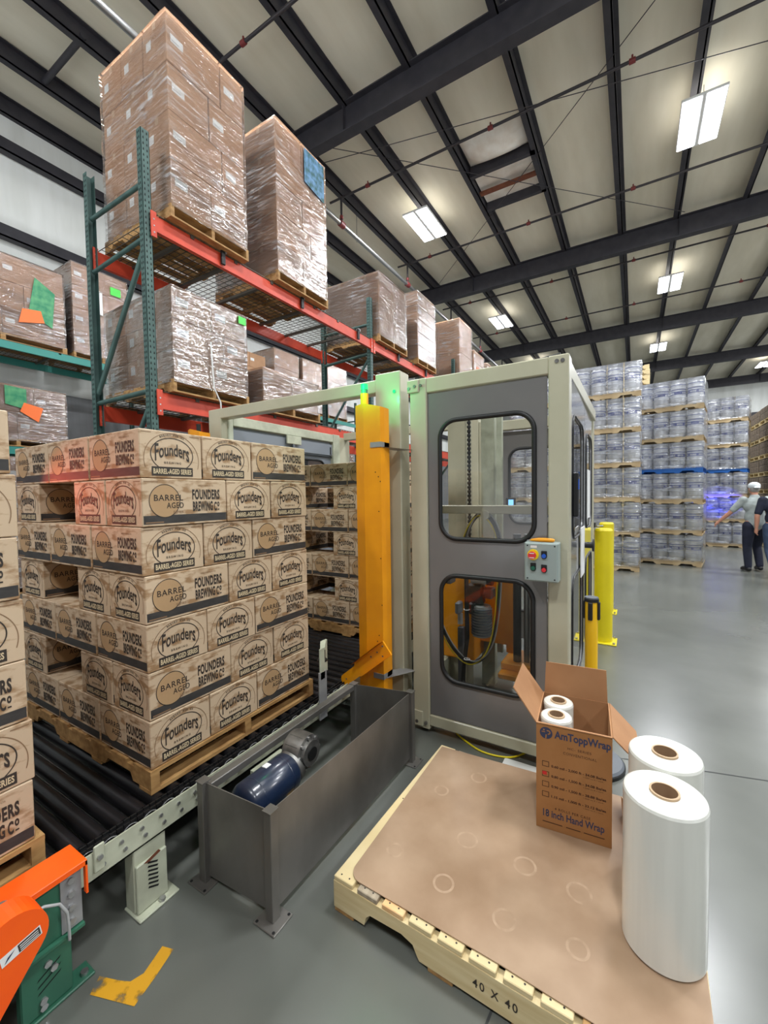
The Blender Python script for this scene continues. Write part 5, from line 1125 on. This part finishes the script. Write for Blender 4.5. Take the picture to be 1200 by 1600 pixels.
def sph(c, r, n=14, m=9):
    vs = [(c[0], c[1], c[2] - r[2])]
    for j in range(1, m):
        t = math.pi * j / m
        for i in range(n): vs.append((c[0] + r[0] * math.sin(t) * math.cos(2 * math.pi * i / n), c[1] + r[1] * math.sin(t) * math.sin(2 * math.pi * i / n), c[2] - r[2] * math.cos(t)))
    vs.append((c[0], c[1], c[2] + r[2])); k = len(vs) - 1; fs = []
    for i in range(n):
        fs.append((0, 1 + (i + 1) % n, 1 + i)); fs.append((k, 1 + (m - 2) * n + i, 1 + (m - 2) * n + (i + 1) % n))
        for j in range(m - 2): a = 1 + j * n; fs.append((a + i, a + (i + 1) % n, a + n + (i + 1) % n, a + n + i))
    return vs, fs
def hand(wr, d, side, s=1.0):
    """palm, four fingers and thumb hanging along d from wrist wr; side = +1 thumb toward +x"""
    wr = Vector(wr); d = Vector(d).normalized(); f = Vector((side, 0, 0)); f = (f - d * f.dot(d)).normalized(); n = d.cross(f)
    ch = [[(*(wr), 0.024), (*(wr + d * 0.05), 0.030), (*(wr + d * 0.085), 0.028)]]
    for i, (o, l) in enumerate(((0.028, 0.070), (0.010, 0.080), (-0.009, 0.074), (-0.026, 0.058))):
        b0 = wr + d * 0.080 + f * o; ch.append([(*b0, 0.0095), (*(b0 + d * l * 0.5 + n * 0.008), 0.0085), (*(b0 + d * l * 0.85 + n * 0.028), 0.0075)])
    b0 = wr + d * 0.030 + f * 0.024; ch.append([(*b0, 0.011), (*(b0 + d * 0.030 + f * 0.022), 0.010), (*(b0 + d * 0.058 + f * 0.028 + n * 0.01), 0.0085)])
    return ch
def person(label, loc, rz, J, shirt, trous, hair_cap):
    t = thing('person', label, 'person', loc, None, rz)
    hd = J['head']; nk = J['neck']; ch = []; bl = []
    ch.append([(J['pelvis'][0], 0, J['pelvis'][2] - 0.02, 0.135), (J['chest'][0] * 0.5, 0, 1.12, 0.125), (J['chest'][0], 0, 1.30, 0.135), (nk[0], nk[1], nk[2] - 0.06, 0.085), (nk[0], nk[1], nk[2], 0.055), (hd[0], hd[1], hd[2] - 0.06, 0.055)])
    bl += [((J['chest'][0], 0, 1.30), (0.115, 0.185, 0.16)), ((J['pelvis'][0], 0, 0.96), (0.115, 0.165, 0.13)), ((hd[0], hd[1], hd[2]), (0.098, 0.078, 0.118)), ((hd[0] + 0.035, hd[1], hd[2] - 0.05), (0.062, 0.055, 0.062)), ((hd[0] + 0.104, hd[1], hd[2] - 0.02), (0.018, 0.013, 0.022)), ((hd[0] - 0.005, hd[1] + 0.08, hd[2] - 0.01), (0.018, 0.009, 0.03)), ((hd[0] - 0.005, hd[1] - 0.08, hd[2] - 0.01), (0.018, 0.009, 0.03)), ((hd[0] + 0.09, hd[1], hd[2] - 0.062), (0.014, 0.024, 0.008))]
    arms = []; legs = []
    for s, k in ((1, 'L'), (-1, 'R')):
        S_, E_, W_r = J['sh' + k], J['el' + k], J['wr' + k]
        arms.append([(*S_, 0.060), (*[(S_[i] + E_[i]) / 2 for i in range(3)], 0.050), (*E_, 0.041), (*[(E_[i] * 0.6 + W_r[i] * 0.4) for i in range(3)], 0.040), (*W_r, 0.026)])
        ch += hand(W_r, [W_r[i] - E_[i] for i in range(3)], 1)
        H, K_, A_, T_ = J['hip' + k], J['kn' + k], J['an' + k], J['toe' + k]
        legs.append([(*H, 0.092), (*[(H[i] + K_[i]) / 2 for i in range(3)], 0.078), (*K_, 0.058), (*[(K_[i] * 0.62 + A_[i] * 0.38) for i in range(3)], 0.056), (*A_, 0.038)]); ch.append([(*A_, 0.036), (*T_, 0.028)])
    body = bpy.data.objects.new('body', solid(ch + arms + legs, bl, 0.0075, 'body')); body.data.materials.append(X['skin']); COL.objects.link(body); body.parent = t
    g = 0.014
    def cloth(name, chains, blobs, m, vox=0.014):
        me = solid(chains, blobs, vox, name); me.materials.append(X[m]); o = bpy.data.objects.new(name, me); COL.objects.link(o); o.parent = t; return o
    up = [[(*a[0][:3], 0.074), (*a[1][:3], 0.066), (*[a[1][i] * 0.35 + a[2][i] * 0.65 for i in range(3)], 0.060)] for a in arms]
    cloth('shirt', [[(J['pelvis'][0], 0, 0.95, 0.150), (J['chest'][0] * 0.5, 0, 1.12, 0.145), (J['chest'][0], 0, 1.30, 0.150), (nk[0], nk[1], nk[2] - 0.05, 0.085)]] + up, [((J['chest'][0], 0, 1.30), (0.132, 0.203, 0.172)), ((J['chest'][0] * 0.5, 0, 1.08), (0.130, 0.175, 0.17))], shirt)
    lg_ = [[(*l[0][:3], 0.108), (*l[1][:3], 0.095), (*l[2][:3], 0.076), (*l[3][:3], 0.072), (*[l[4][i] + (0.02 if i == 2 else 0) for i in range(3)], 0.060)] for l in legs]
    cloth('trousers', lg_, [((J['pelvis'][0], 0, 0.93), (0.130, 0.180, 0.12))], trous)
    for k in 'LR':
        A_, T_ = J['an' + k], J['toe' + k]; d = [T_[i] - A_[i] for i in range(3)]
        cloth('shoe', [[(A_[0] - 0.03, A_[1], max(A_[2] - 0.035, 0.046), 0.046), (*[A_[i] + d[i] * 0.6 for i in range(3)], 0.044), (*T_, 0.036)]], [], 'shoe', 0.012)
    hair_cap(t, hd, cloth)
def cap1(t, hd, cloth):
    cloth('hair', [], [((hd[0] - 0.022, hd[1], hd[2] - 0.005), (0.086, 0.083, 0.085))], 'hair', 0.01)
    cloth('cap', [], [((hd[0] - 0.005, hd[1], hd[2] + 0.055), (0.118, 0.098, 0.078)), ((hd[0] - 0.12, hd[1], hd[2] + 0.02), (0.06, 0.055, 0.012))], 'cap', 0.01)
def cap2(t, hd, cloth): cloth('hair', [], [((hd[0] - 0.012, hd[1], hd[2] + 0.03), (0.104, 0.086, 0.098))], 'ink', 0.01)
J1 = dict(pelvis=(0, 0, 0.95), chest=(0.02, 0, 1.30), neck=(0.04, 0, 1.50), head=(0.07, 0, 1.63), shL=(0.02, 0.19, 1.41), elL=(0.10, 0.36, 1.17), wrL=(0.22, 0.50, 0.98), shR=(0.02, -0.19, 1.41), elR=(-0.03, -0.25, 1.12), wrR=(0.06, -0.26, 0.88),
          hipL=(0, 0.10, 0.90), knL=(0.03, 0.11, 0.50), anL=(-0.02, 0.11, 0.085), toeL=(0.15, 0.13, 0.035), hipR=(0, -0.10, 0.90), knR=(0.16, -0.11, 0.50), anR=(0.05, -0.11, 0.10), toeR=(0.22, -0.13, 0.04))
person('man in white cap, light grey shirt and dark trousers walking away, left hand reaching out', (10.75, -2.02, 0), 0.25, J1, 'shirt', 'navy', cap1)
J2 = dict(pelvis=(0, 0, 0.95), chest=(0.02, 0, 1.30), neck=(0.04, 0, 1.50), head=(0.07, 0, 1.63), shL=(0.02, 0.20, 1.41), elL=(-0.02, 0.28, 1.13), wrL=(0.03, 0.28, 0.89), shR=(0.02, -0.20, 1.41), elR=(-0.05, -0.26, 1.12), wrR=(0.06, -0.26, 0.88),
          hipL=(0, 0.10, 0.90), knL=(-0.02, 0.10, 0.50), anL=(-0.28, 0.10, 0.20), toeL=(-0.18, 0.10, 0.045), hipR=(0, -0.10, 0.90), knR=(0.16, -0.11, 0.50), anR=(0.14, -0.11, 0.085), toeR=(0.32, -0.12, 0.035))
person('man in navy t-shirt and blue jeans cut by the right edge, mid-stride', (10.30, -2.24, 0), 0.0, J2, 'navy', 'jean', cap2)

for o in bpy.data.objects:
    if '_w' in o: del o['_w']
